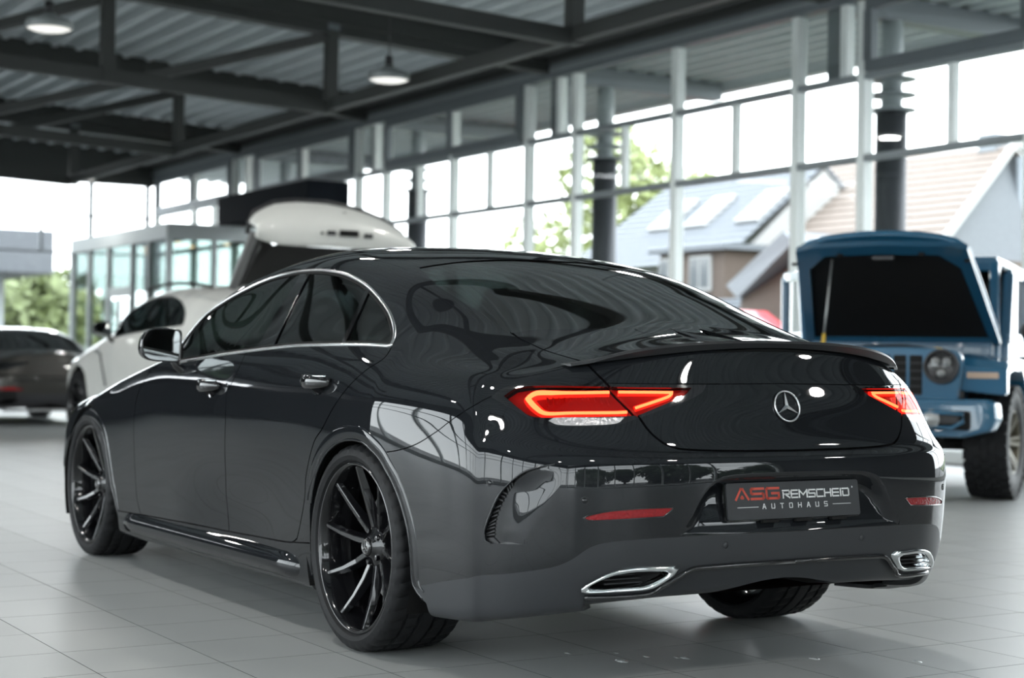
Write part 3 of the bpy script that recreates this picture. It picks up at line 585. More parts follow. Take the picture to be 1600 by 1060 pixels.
vent_poly = np.concatenate([L['vent_outer'], L['vent_inner'][::-1]])
BANDS = []
def band(uv, w=.0025):
    a, b = offset(uv, w), offset(uv, -w); BANDS.append(np.concatenate([a, b[::-1]])); return a, b
for uvl, w in ((door_loop, .0028), (L['door_split'], .0028), (L['seam'], .0018), (L['lid'], .0035), (skirt_line, .0025), (hood, .003), (fbump[1:], .0015), (L['lidtop'], .0012), (lidtop_edge, .003)): band(uvl, w)
CLOSED = dict(dlo=L['dlo'], dlo_in=L['dlo_in'], lamp=L['lamp'], redzone=L['redzone'], lampclear=L['lampclear'], reflector=L['reflector'], exhaust=L['exhaust'], arch_r=arch_r, arch_f=arch_f, rg=rg, ws=ws,
              pocket=pocket_poly, val=val_poly, diff=diff_poly, notch=notch_poly, vent=vent_poly, hood=hood, lid=lid_poly)
OPEN = dict(a=L['glass_front_rear_edge'], b=L['glass_rear_front_edge'], c=L['quarter_a'], d=L['quarter_b'], e=fbump, f=offset(L['crease'], .0))
def triangulate():
    us = np.concatenate([np.arange(0, 12, .1), np.arange(12, NU+.001, .2)]); vs = np.arange(0, NV+.001, .125)
    gu, gv = np.meshgrid(us, vs, indexing='ij'); pts = [tuple(p) for p in np.stack([gu.ravel(), gv.ravel()], 1)]
    base = len(pts); edges = []
    def addline(P, closed):
        # clip roughly to the patch
        P = np.array(P); n0 = len(pts)
        Q = np.clip(P, [0, 0], [NU, NV]); Q = [tuple(q) for q in Q]
        R = [Q[0]]
        for q in Q[1:]:
            if (q[0]-R[-1][0])**2+(q[1]-R[-1][1])**2 > 1e-10: R.append(q)
        if closed and len(R) > 2 and (R[0][0]-R[-1][0])**2+(R[0][1]-R[-1][1])**2 < 1e-10: R.pop()
        pts.extend(R); m = len(R)
        for i in range(m if closed else m-1): edges.append((n0+i, n0+(i+1) % m))
    for p in CLOSED.values(): addline(p, True)
    for p in OPEN.values(): addline(p, False)
    for p in BANDS: addline(p, True)
    # thin the regular grid near constraint points
    cp = np.array(pts[base:]); g = np.array(pts[:base]); inner = (g[:, 0] > 0) & (g[:, 0] < NU) & (g[:, 1] > 0) & (g[:, 1] < NV)
    keep = np.ones(base, bool); cell = {}
    for q in cp: cell.setdefault((int(q[0]/.12), int(q[1]/.12)), []).append(q)
    for i in np.where(inner)[0]:
        cx, cy = int(g[i, 0]/.12), int(g[i, 1]/.12)
        for ax in (-1, 0, 1):
            for ay in (-1, 0, 1):
                for q in cell.get((cx+ax, cy+ay), ()):
                    if (q[0]-g[i, 0])**2+(q[1]-g[i, 1])**2 < .0018: keep[i] = False
    idx = np.cumsum(keep)-1
    P2 = [Vector(p) for p, k in zip(pts[:base], keep) if k]; sh = len(P2)-base
    P2 += [Vector(p) for p in pts[base:]]
    E2 = [(a+sh, b+sh) for a, b in edges]
    r = delaunay_2d_cdt(P2, E2, [], 0, 1e-6, False)
    V = np.array([tuple(v) for v in r[0]]); F = np.array([tuple(f) for f in r[2] if len(f) == 3])
    a, b, c = V[F[:, 0]], V[F[:, 1]], V[F[:, 2]]
    ar_ = (b[:, 0]-a[:, 0])*(c[:, 1]-a[:, 1])-(b[:, 1]-a[:, 1])*(c[:, 0]-a[:, 0]); F = F[np.abs(ar_) > 1e-9]
    return V, F
TV, TF = triangulate()
TC = TV[TF].mean(1); TX, TN = normal(TV); TCX = TX[TF].mean(1)
_a, _b, _c3 = TX[TF[:, 0]], TX[TF[:, 1]], TX[TF[:, 2]]
_fn = np.cross(_b-_a, _c3-_a); _fl = (_fn*TN[TF[:, 0]]).sum(1) < 0; TF[_fl] = TF[_fl][:, ::-1]
inn = {k: inpoly(TC, v) for k, v in CLOSED.items()}
gap = np.zeros(len(TF), bool)
for b_ in BANDS: gap |= inpoly(TC, b_)
def ahead(name):
    # True where the triangle lies forward of a rising line
    P = S(L[name]); o = np.argsort(P[:, 2]); return TCX[:, 0] > np.interp(TCX[:, 2], P[o, 2], P[o, 0])
side = TC[:, 0] > 10
# displacement of the plate pocket and of the corner air outlet
def dist_to(P, line_uv, closed=False):
    A = S(line_uv); best = np.full(len(P), 9.)
    for i in range(len(A)-1):
        a, b = A[i], A[i+1]; d = b-a; L2 = d@d+1e-12; t = np.clip(((P-a)@d)/L2, 0, 1); best = np.minimum(best, np.linalg.norm(P-(a+t[:, None]*d), axis=1))
    return best
def sstep(x): x = np.clip(x, 0, 1); return x*x*(3-2*x)
def displaced(uv, X, N, what):
    if what == 'pocket':
        d = dist_to(X, L['pocket']); f = sstep(d/.05); k = .050*f*(.35+.65*sstep((X[:, 2]-.47)/.12)); k = k*np.clip((X[:, 2]-.465)/.03, 0.0, 1)
        return X+np.stack([k, 0*k, 0*k], 1)
    if what == 'outlet':
        A = S(L['vent_inner']); R = np.array(FEAT['vent_right'])
        d1 = dist_to(X, L['vent_inner']); d2 = np.full(len(X), 9.)
        for i in range(len(R)-1):
            a, b = R[i], R[i+1]; dd = b-a; t = np.clip(((X-a)@dd)/(dd@dd), 0, 1); d2 = np.minimum(d2, np.linalg.norm(X-(a+t[:, None]*dd), axis=1))
        f = d2/(d1+d2+1e-6); return X-N*(.016*sstep(f*1.1)*np.clip((.665-X[:, 2])/.06, 0, 1))[:, None]
out_poly = np.concatenate([L['vent_inner'][::-1], uv_of(FEAT['vent_right'])[::1]])
# outlet polygon: inner vent edge then the soft right-hand edge
out_poly = np.concatenate([L['vent_inner'], smooth_line(uv_of(FEAT['vent_right']), 4)])
inn['outlet'] = inpoly(TC, out_poly) & ~inn['vent'] & ~inn['val']
def recompute(uv, X, what):
    e = .004
    def f(q): x, n = normal(q); return displaced(q, x, n, what)
    dx = (f(uv+[e, 0])-f(uv-[e, 0])); dy = (f(uv+[0, e])-f(uv-[0, e])); n = np.cross(dx, dy); n /= np.linalg.norm(n, axis=1)[:, None]+1e-12
    return -n if N_FLIP else n
def panel(name, mask, m, parent, off=0, flange=.014, both=True, merge=False, what=None, xf=None, label=None, side_first=1):
    """cut-out piece of the body surface with exact normals and a turned-in rim; returns [left, right] or [one]"""
    T = TF[mask]
    if not len(T): print('EMPTY PANEL', name); return []
    used, inv = np.unique(T.ravel(), return_inverse=True); F = inv.reshape(-1, 3); X, N = TX[used].copy(), TN[used].copy(); UV = TV[used]
    if what: N2 = recompute(UV, X, what); X = displaced(UV, X, N, what); N = N2
    X = X+N*off
    res = []
    def boundary(F):
        cnt = {}
        for a, b, c in F:
            for e in ((a, b), (b, c), (c, a)): cnt[e] = cnt.get(e, 0)+1
        return [e for e in cnt if (e[1], e[0]) not in cnt]
    bd = boundary(F)
    bd = [e for e in bd if not (merge and abs(X[e[0], 1]) < 1e-4 and abs(X[e[1], 1]) < 1e-4)]
    def make(sg, tagn):
        XX = X*[1, sg, 1]; NN = N*[1, sg, 1]; FF = F if sg > 0 else F[:, ::-1]
        return XX, NN, FF
    groups = [[1, -1]] if merge else ([[1], [-1]] if both else [[1]])
    for gp in groups:
        V = []; NS = []; FS = []; n0 = 0
        for sg in gp:
            XX, NN, FF = make(sg, '')
            V.append(XX); NS.append(NN); FS.append(FF+n0); k = n0+len(XX)
            if flange:
                bi = sorted({i for e in bd for i in e}); mp = {i: q for q, i in enumerate(bi)}
                top, bot = XX[bi], XX[bi]-NN[bi]*flange
                # outward direction of the rim is approximated from the boundary itself
                on = np.zeros((len(bi), 3))
                for a, b in bd:
                    t = XX[b]-XX[a]; o = np.cross(t, NN[a])*(1 if sg > 0 else -1); o /= np.linalg.norm(o)+1e-12; on[mp[a]] += o; on[mp[b]] += o
                on /= np.linalg.norm(on, axis=1)[:, None]+1e-12
                V += [top, bot]; NS += [on, on]; m_ = len(bi)
                fl = []
                for a, b in bd:
                    a_, b_ = k+mp[a], k+mp[b]
                    q = (b_, a_, a_+m_, b_+m_) if sg > 0 else (a_, b_, b_+m_, a_+m_)
                    fl += [(q[0], q[1], q[2]), (q[0], q[2], q[3])]
                FS.append(np.array(fl).reshape(-1, 3)); k += 2*m_
            n0 = k
        V = np.concatenate(V); NS = np.concatenate(NS); FS = np.concatenate([f for f in FS if len(f)])
        if xf is not None:
            e = 1e-3; V2 = xf(V)
            J = np.stack([(xf(V+np.eye(3)[i]*e)-V2)/e for i in range(3)], 2); Ji = np.linalg.inv(J)
            NS = np.einsum('nji,nj->ni', Ji, NS); NS /= np.linalg.norm(NS, axis=1)[:, None]+1e-12; V = V2
        o = meshob(name, V, FS, m, parent, True); o.data.normals_split_custom_set_from_vertices([tuple(v) for v in NS])
        if label: o['label'] = label
        res.append(o)
    return res
def surf_tube(name, uv, m, parent, r=.006, h=None, closed=False, lift=.0, both=True, xf=None, n=8, flat=1.0, label=None):
    """moulding that follows a line on the body"""
    X, N = normal(uv); res = []
    for sg in ((1, -1) if both else (1,)):
        XX = X*[1, sg, 1]; NN = N*[1, sg, 1]; P = XX+NN*lift; k = len(P); V = []; F = []; ra = r if hasattr(r, '__len__') else [r]*k; ha = ra if h is None else [h]*k
        T = np.roll(P, -1, 0)-np.roll(P, 1, 0)
        if not closed: T[0] = P[1]-P[0]; T[-1] = P[-1]-P[-2]
        T /= np.linalg.norm(T, axis=1)[:, None]+1e-12; B = np.cross(T, NN); B /= np.linalg.norm(B, axis=1)[:, None]+1e-12
        for i in range(k):
            for q in range(n):
                t = 2*math.pi*q/n; V.append(P[i]+B[i]*ra[i]*math.cos(t)+NN[i]*ha[i]*math.sin(t))
        for i in range(k if closed else k-1):
            j = (i+1) % k
            F += [(i*n+q, i*n+(q+1) % n, j*n+(q+1) % n, j*n+q) for q in range(n)]
        if not closed: F += [tuple(range(n))[::-1], tuple((k-1)*n+q for q in range(n))]
        V = np.array(V)
        if xf is not None: V = xf(V)
        o = meshob(name, V, F, m, parent, True)
        bm = bmesh.new(); bm.from_mesh(o.data); bmesh.ops.recalc_face_normals(bm, faces=bm.faces); bm.to_mesh(o.data); bm.free()
        if label: o['label'] = label
        res.append(o)
    return res
# ---- masks
notarch = ~inn['arch_r'] & ~inn['arch_f']
dlo = inn['dlo']; glassz = inn['dlo_in']
f_ahead, r_ahead, qa, qb = ahead('glass_front_rear_edge'), ahead('glass_rear_front_edge'), ahead('quarter_a'), ahead('quarter_b')
door_poly = np.concatenate([door_loop, [L['dlo'][int(len(L['dlo'])*.72)]], [L['dlo'][-3]]])
indoor = inpoly(TC, door_loop) & ~dlo & ~gap & side
split = S(L['door_split']); _o = np.argsort(split[:, 2]); frontdoor = TCX[:, 0] > np.interp(TCX[:, 2], split[_o, 2], split[_o, 0])
skX = S(skirt_line); _o = np.argsort(skX[:, 0]); below_sk = side & (TCX[:, 2] < np.interp(TCX[:, 0], skX[_o, 0], skX[_o, 2])) & (TCX[:, 0] > .30) & (TCX[:, 0] < 2.6) & notarch & ~gap
infb = (TCX[:, 0] > 3.41) & ~inn['hood'] & notarch & ~gap
# everything behind the rear arch and under seam / lamp / lid is bumper
sX = S(L['seam']); seam_u = L['seam']
i0 = int(np.argmin(np.linalg.norm(S(L['lamp'])-sX[-1], axis=1)))
lp = np.roll(L['lamp'], -i0, axis=0)
if S(lp)[len(lp)//4, 2] > S(lp)[-len(lp)//4, 2]: lp = lp[::-1]
# lp now runs from the outer tip along the lower edge towards the centre
kmax = int(np.argmin(np.linalg.norm(S(lp)[:, None]-S(L['lid'])[None], axis=2).min(1)[:int(len(lp)*.7)]))
jl = int(np.argmin(np.linalg.norm(S(L['lid'])-S(lp[kmax])[0], axis=1)))
bump_poly = np.concatenate([L['seam'], lp[:kmax+1], L['lid'][jl:], [[-.5, L['lid'][-1, 1]], [-.5, -1], [L['seam'][0, 0], -1]]])
inb = inpoly(TC, bump_poly) & notarch & ~gap & ~inn['lid'] & ~inn['lamp']
holes = inn['reflector'] | inn['exhaust'] | inn['vent'] | inn['notch']
painted_bumper = inb & ~holes & ~inn['val'] & ~inn['pocket'] & ~inn['outlet']
M_all = dict(
 bumper=painted_bumper, pocket=inb & inn['pocket'] & ~holes & ~inn['val'], outlet=inb & inn['outlet'],
 val=inb & inn['val'] & ~inn['diff'] & ~holes, diff=inb & inn['diff'] & ~holes, lid=inn['lid'] & ~gap & ~inn['lamp'] & ~inn['rg'],
 hood=inn['hood'] & ~gap & ~inn['ws'], fdoor=indoor & frontdoor & notarch, rdoor=indoor & ~frontdoor & notarch, skirt=below_sk, fbump=infb)
taken = np.zeros(len(TF), bool)
for k, v in M_all.items(): taken |= v
rest = ~taken & ~gap & ~dlo & ~inn['lamp'] & ~inn['rg'] & ~inn['ws'] & notarch & ~holes & ~inb & ~(indoor)
roofm = rest & (TCX[:, 2] > 1.2) & (TCX[:, 0] > .1) & (TCX[:, 0] < 1.6) & (np.abs(TCX[:, 1]) < .585-.02*np.abs(TCX[:, 0]-.7))
fend = rest & (TCX[:, 0] > 1.95) & (TCX[:, 2] < 1.0)
lowr = inn['lid'] & False
quarter = rest & ~roofm & ~fend
shellm = notarch & ~dlo & ~inn['lamp'] & ~inn['rg'] & ~inn['ws'] & ~holes & ~inn['pocket'] & ~inn['outlet']
# ---------------------------------------------------------------- wheels
def tyre_mesh(R=.345, r=.284, y0=-.135, y1=.135, n=168, lugs=42):
    # profile across the tread, then sipes cut in at regular steps round the wheel
    gr = [-.078, -.028, .028, .078]
    prof = [(r, y0+.018), (r+.008, y0+.004), (r+.022, y0-.003), (R-.020, y0+.002), (R-.008, y0+.012), (R-.003, y0+.024)]
    y = y0+.036
    ys = [y0+.036]
    for g in gr: ys += [g-.0065, g-.0045, g+.0045, g+.0065]
    ys.append(y1-.036)
    for i, yy in enumerate(ys):
        deep = any(abs(yy-g) < .005 for g in gr); prof.append((R-(.009 if deep else 0)-.0025*(abs(yy)/.1)**3, yy))
    prof += [(R-.003, y1-.024), (R-.008, y1-.012), (R-.020, y1-.002), (r+.022, y1+.003), (r+.008, y1-.004), (r, y1-.018)]
    V = []; F = []; m = len(prof)
    for k in range(n):
        ph = k % 4; t = 2*math.pi*(k+(0.0))/n
        for i, (rr, yy) in enumerate(prof):
            tt = t+.10*(yy/.13)
            tr = rr > R-.0085
            if tr and abs(yy) > .03 and ph == 0: rr = rr-.0055
            V.append((rr*math.cos(tt), yy, rr*math.sin(tt)))
    for k in range(n):
        q = (k+1) % n
        for i in range(m-1): F.append((k*m+i, q*m+i, q*m+i+1, k*m+i+1))
    return V, F
def spoke(a, ro=.268, ri=.045, face=.0, w0=.023, w1=.0135, hook=0):
    # one blade, deep at the hub, ending on the rim lip; y is outward
    V = []; sec = []
    for t in (0, .12, .35, .65, .9, 1.0):
        r = ri+(ro-ri)*t; w = w0+(w1-w0)*t; yf = -.034+.058*t**1.3; yb = yf-(.034-.016*t); sk = .010*math.sin(math.pi*t)
        sec.append([(-w+sk, yb, r), (-w*.45+sk, yf, r), (w*.45+sk, yf, r), (w+sk, yb, r)])
    for s_ in sec: V += s_
    F = [(0, 1, 2, 3), (23, 22, 21, 20)]
    for i in range(5):
        for k in range(4): F.append((i*4+k, (i+1)*4+k, (i+1)*4+(k+1) % 4, i*4+(k+1) % 4))
    c, s = math.cos(a), math.sin(a)
    return [(x*c+z*s, y, -x*s+z*c) for x, y, z in V], F
def wheel(parent, loc, sgn, steer=0, width=.27, R=.345, r=.284, nsp=10, rimm=None, turn=0, starm=True, name='wheel'):
    rimm = rimm or M['rim']
    hub = bpy.data.objects.new(name, None); link(hub, parent); hub.location = loc
    hub.rotation_euler = (0, 0, (0 if sgn > 0 else math.pi)+steer)
    V, F = tyre_mesh(R, r, -width/2, width/2)
    o = meshob('tyre', V, F, M['rubber'], hub, True)
    bm = bmesh.new(); bm.from_mesh(o.data); bmesh.ops.recalc_face_normals(bm, faces=bm.faces)
    for e in bm.edges:
        if len(e.link_faces) == 2 and e.calc_face_angle(0) > .5: e.smooth = False
    bm.to_mesh(o.data); bm.free()
    w = width/2
    b = MB().lathe([(r+.002, w-.014), (r-.004, w-.008), (r-.010, w-.010), (r-.016, w-.026), (r-.022, w-.05), (r-.030, w-.09), (r-.034, -w+.05), (r-.012, -w+.03), (r+.002, -w+.012)], 'y', 96)
    b.build('rim', rimm, hub, smooth=True)
    V, F = spoke(0, ro=r-.012); so = MB().add([(x, y+w-.052, z) for x, y, z in V], F).build('spoke', rimm, hub, bevel=.0018, seg=1); so.rotation_euler = (0, turn, 0)
    for k in range(1, nsp): c_ = so.copy(); link(c_, hub); c_.rotation_euler = (0, turn+2*math.pi*k/nsp, 0)
    h = MB().lathe([(.001, w-.060), (.028, w-.062), (.034, w-.064), (.040, w-.074), (.062, w-.080), (.072, w-.092), (.074, w-.14)], 'y', 40); h.build('hub', rimm, hub, smooth=True)
    cp = MB().lathe([(.001, w-.052), (.026, w-.053), (.031, w-.058), (.031, w-.066)], 'y', 32); cp.build('hub_cap', M['gloss'], hub, smooth=True)
    if starm:
        st = MB().lathe([(.020, w-.0525), (.0225, w-.050), (.025, w-.0525)], 'y', 28)
        for k in range(3):
            a = math.radians(90+120*k); st.bar((0, w-.051, 0), (.022*math.cos(a), w-.051, .022*math.sin(a)), .004, .003, (0, 1, 0))
        st.build('cap_star', M['disc'], hub)
    bo = MB().lathe([(.001, w-.068), (.009, w-.069), (.010, w-.078), (.010, w-.10)], 'y', 8, (.055, 0, 0)).build('wheel_bolt', M['gloss'], hub)
    for k in range(1, 5): c_ = bo.copy(); link(c_, hub); c_.rotation_euler = (0, 2*math.pi*k/5, 0)
    d = MB().lathe([(.085, w-.150), (.185, w-.150), (.187, w-.158), (.187, w-.182), (.085, w-.182)], 'y', 64); d.lathe([(.075, w-.12), (.088, w-.15)], 'y', 40)
    d.build('brake_disc', M['disc'], hub, smooth=False)
    c = MB(); 
    for k in range(6):
        a0 = 2.4+k*.16; c.hexa([((.105 if q in (0, 3) else .195)*math.cos(a), yy, (.105 if q in (0, 3) else .195)*math.sin(a)) for yy in (w-.195, w-.128) for q, a in ((0, a0), (1, a0), (2, a0+.16), (3, a0+.16))])
    c.build('brake_caliper', M['dark'], hub)
    return hub
# ---------------------------------------------------------------- the dark grey sedan
car = empty('sedan_car', (0, 0, 0), label='dark metallic grey four-door coupe sedan with red tail lamps in front', cat='car')
def dress(car, xf=None, paint='paint', full=True):
    k = dict(parent=car, xf=xf); pm = M[paint]
    panel('rear_bumper', M_all['bumper'], pm, merge=True, **k)
    panel('trunk_lid', M_all['lid'], pm, merge=True, **k)
    panel('quarter_panel', quarter, pm, **k)
    panel('roof', roofm, pm, merge=True, flange=0, **k)
    panel('front_fender', fend, pm, **k); panel('hood', M_all['hood'], pm, merge=True, **k)
    panel('front_bumper', M_all['fbump'], pm, merge=True, **k)
    panel('front_door', M_all['fdoor'], pm, **k); panel('rear_door', M_all['rdoor'], pm, **k)
    panel('side_skirt', M_all['skirt'], pm, **k)
    panel('lower_valance', M_all['val'], M['satin'], merge=True, **k); panel('diffuser', M_all['diff'], M['satin'], merge=True, off=-.016, flange=.02, **k)
    panel('plate_pocket', M_all['pocket'], pm, merge=True, what='pocket', flange=0, **k); panel('air_outlet', M_all['outlet'], pm, what='outlet', flange=.0, **k)
    panel('side_window', glassz & f_ahead, M['tint'], off=-.004, flange=.004, **k)
    panel('side_window', glassz & ~r_ahead & qa, M['tint2'], off=-.004, flange=.004, **k)
    panel('quarter_window', glassz & ~qb, M['tint2'], off=-.004, flange=.004, **k)
    panel('pillar_cover', glassz & ~f_ahead & r_ahead, M['gloss'], off=-.001, flange=.008, **k); panel('quarter_divider', glassz & ~qa & qb, M['gloss'], off=.001, flange=.008, **k)
    panel('rear_window', inn['rg'] & ~gap & ~inn['lid'], M['rearglass'], off=-.003, flange=.006, merge=True, **k)
    panel('windscreen', inn['ws'] & ~gap & ~inn['hood'], M['clear'] if 0 else M['tint'], off=-.003, flange=.006, merge=True, **k)
    panel('body_shell', shellm, M['black'], off=-.020, flange=0, merge=True, **k)
    arch_liner(car, xf)
def arch_liner(car, xf=None):
    for sg in (1, -1):
        for cx in (0, 2.939):
            V = []; F = []; n = 28; R = .40 if cx == 0 else .41
            for k in range(n+1):
                a = math.radians(-25+230*k/n)
                for y in (.922, .60): V.append((cx+R*math.cos(a)*(1 if y > .7 else .97)-.01, sg*y, .335+(R-.02)*math.sin(a)))
            c = len(V); V.append((cx, sg*.60, .335))
            F = [(2*k, 2*k+2, 2*k+3, 2*k+1) for k in range(n)]+[(2*k+1, 2*k+3, c) for k in range(n)]
            V = np.array(V)
            if xf is not None: V = xf(V)
            meshob('wheel_arch_liner', V, F, M['black'], car, True)
dress(car)
# floor pan so the underside is closed
u = MB(); u.add([(-.95, -.66, .27), (-.95, .66, .27), (-.5, .62, .2), (-.5, -.62, .2), (3.4, .60, .17), (3.4, -.60, .17)], [(0, 1, 2, 3), (3, 2, 4, 5)])
u.add([(.45, .6, .165), (2.45, .6, .165), (2.45, .88, .16), (.45, .88, .16)], [(0, 1, 2, 3)]); u.add([(.45, -.6, .165), (2.45, -.6, .165), (2.45, -.88, .16), (.45, -.88, .16)], [(0, 1, 2, 3)])
u.build('underbody', M['black'], car)
# chrome window surround
dlo_mid = offset(L['dlo'], .0045 if np.allclose(L['dlo_in'], offset(L['dlo'], .009, True)) else -.0045, True)
surf_tube('window_surround', dlo_mid, M['brushed'], car, r=.0075, h=.006, closed=True, lift=.0)
surf_tube('window_seal', offset(dlo_mid, -.012 if np.linalg.norm(offset(dlo_mid, -.012, True)[10]-_c) < np.linalg.norm(dlo_mid[10]-_c) else .012, True), M['black'], car, r=.005, h=.003, closed=True, lift=-.002)
surf_tube('pillar_bead', L['glass_rear_front_edge'][3:-3], M['gloss'], car, r=.002, lift=0)
# mouldings on the tail
surf_tube('diffuser_strip', np.concatenate([L['trim']*1, ]), M['gloss'], car, r=.007, h=.008, lift=.004)
surf_tube('arch_lip', ar[3:-2], M['paint'], car, r=.006, h=.004, lift=-.003); surf_tube('arch_lip', af[2:-1], M['paint'], car, r=.006, h=.004, lift=-.003)
# raised band round the wheel arches
for nm, a_, c_ in (('rear', ar[3:-2], (0, .34)), ('front', af[2:-1], (2.94, .34))):
    o1 = offset(a_, .026); o2 = offset(a_, -.026); d1 = np.hypot(S(o1)[:, 0]-c_[0], S(o1)[:, 2]-c_[1]).mean(); d2 = np.hypot(S(o2)[:, 0]-c_[0], S(o2)[:, 2]-c_[1]).mean()
    n_ = len(o1); tp = np.clip(np.minimum(np.arange(n_), n_-1-np.arange(n_))/6, .12, 1)
    surf_tube('arch_band', o1 if d1 > d2 else o2, M['paint'], car, r=.024*tp, h=.0050, lift=-.002, n=12)
# side skirt blade
for sg in (1, -1):
    V = []; F = []; xs = np.linspace(.42, 2.42, 24); prof = [(.905, .262), (.926, .255), (.944, .232), (.948, .208), (.935, .178), (.900, .158), (.86, .155)]
    for i, x in enumerate(xs):
        f = sstep(np.array([(x-.42)/.12]))[0]*sstep(np.array([(2.42-x)/.10]))[0]; dz = .028*(1-(x-.42)/2.0)
        for y, z in prof: V.append((x, sg*(.90+(y-.90)*f), .21+(z-.21)*(.35+.65*f)+dz*.5))
    m_ = len(prof)
    F = [(i*m_+j, i*m_+j+1, (i+1)*m_+j+1, (i+1)*m_+j) for i in range(len(xs)-1) for j in range(m_-1)]
    o = meshob('skirt_blade', V, F, M['paint'], car, True)
# boot spoiler
V = []; F = []; N_ = 60
for i in range(N_+1):
    y = -.655+1.31*i/N_; q = abs(y)/.655; e = max(0, 1-q**3.2)
    xb = -1.055+.135*q**2.6+.045*q**8; zb = Hdeck(xb, y)+.004
    zt_ = 1.012+.030*(1-q**2)*1.0; zt_ = (1.046-.055*q**2.4-.035*q**7)
    hgt = max(.004, (zt_-zb))*1.0
    fr = .105*(1-.55*q**3); xf_ = xb+fr; zf_ = Hdeck(xf_, y)+.001
    V += [(xf_, y, zf_), (xf_-fr*.45, y, zf_+(zb+hgt-zf_)*.42), (xb+.012, y, zb+hgt-.002), (xb-.010, y, zb+hgt), (xb-.014, y, zb+hgt-.008), (xb+.002, y, zb-.004)]
F = [(i*6+j, (i+1)*6+j, (i+1)*6+j+1, i*6+j+1) for i in range(N_) for j in range(5)]+[tuple(range(6)), tuple(range(N_*6, N_*6+6))[::-1]]
o = meshob('boot_spoiler', V, F, M['carbon'], car, True); o['label'] = 'satin black lip spoiler on the boot edge'
bm = bmesh.new(); bm.from_mesh(o.data); bmesh.ops.recalc_face_normals(bm, faces=bm.faces)
for e in bm.edges:
    if len(e.link_faces) == 2 and e.calc_face_angle(0) > .7: e.smooth = False
bm.to_mesh(o.data); bm.free()
# ---- tail lamps
def lamp_tube(name, uv, r, m, par, lift):
    return surf_tube(name, uv, m, par, r=r, lift=lift, both=False, n=8)
def mirror_obj(o, par):
    c = o.copy(); c.data = o.data.copy(); c.data.transform(Matrix.Scale(-1, 4, (0, 1, 0))); c.data.flip_normals(); link(c, par); return c
lampframe = inn['lamp'] & ~inn['redzone'] & ~inn['lampclear'] & ~gap
redz = inn['lamp'] & inn['redzone'] & ~gap; clz = inn['lamp'] & inn['lampclear'] & ~inn['redzone'] & ~gap
for sg in (1, -1):
    hub = bpy.data.objects.new('tail_lamp', None); link(hub, car); hub['label'] = 'lit red tail lamp, left side of car' if sg > 0 else 'red tail lamp, right side of car'
    def pb(name, mask, m, off=0, flange=.01):
        o = panel(name, mask, m, hub, off=off, flange=flange, both=False)
        for x in o:
            if sg < 0:
                me = x.data; vn = [tuple(v.vector) for v in me.vertex_normals] if 0 else None
                me.transform(Matrix.Scale(-1, 4, (0, 1, 0))); me.flip_normals()
    pb('lamp_frame', lampframe, M['gloss']); pb('red_lens', redz, M['redlens'], 0, .004); pb('reverse_lens', clz, M['lampclear'], -.001, .004)
    pb('lamp_bowl', redz, M['redbase'], -.022, 0)
    def lt(name, uv, r, m, lift):
        for o in lamp_tube(name, uv, r, m, hub, lift):
            if sg < 0: o.data.transform(Matrix.Scale(-1, 4, (0, 1, 0))); o.data.flip_normals()
    ls, ll = smooth_line(uv_of(FEAT['lampline_side']), 5, corner=70), smooth_line(uv_of(FEAT['lampline_lid']), 5, corner=70)
    thick = lambda uv, a, b: a+b*np.exp(-((S(uv)[:, 0]+.855)/.045)**2)
    lt('light_guide', ls, thick(ls, .0046, .0042), M['guide'], -.009); lt('light_guide', ll, thick(ll, .0042, 0), M['guide'], -.008)
    lt('guide_glow', ls, thick(ls, .0095, .006), M['guide2'], -.019); lt('guide_glow', ll, thick(ll, .0085, 0), M['guide2'], -.018)
    # row of slanted reflector ribs
    A = S(uv_of(FEAT['lamp_inner'])); rb = MB()
    for k in range(11):
        t = (k+.5)/12.5; top = A[0]*(1-t)+A[1]*t; bot = A[3]*(1-t)+A[2]*t; top2 = A[0]*(1-t-.05)+A[1]*(t+.05)
        n = np.array([-.6, .6, .05])*.9; n /= np.linalg.norm(n)
        p = (bot*1.0)-n*.013+np.array([.012, 0, 0]); q = (top2)-n*.013
        m1 = np.array([1, sg, 1]); rb.bar(p*m1, q*m1, .006, .004)
    rb.build('reflector_ribs', M['redref'], hub)
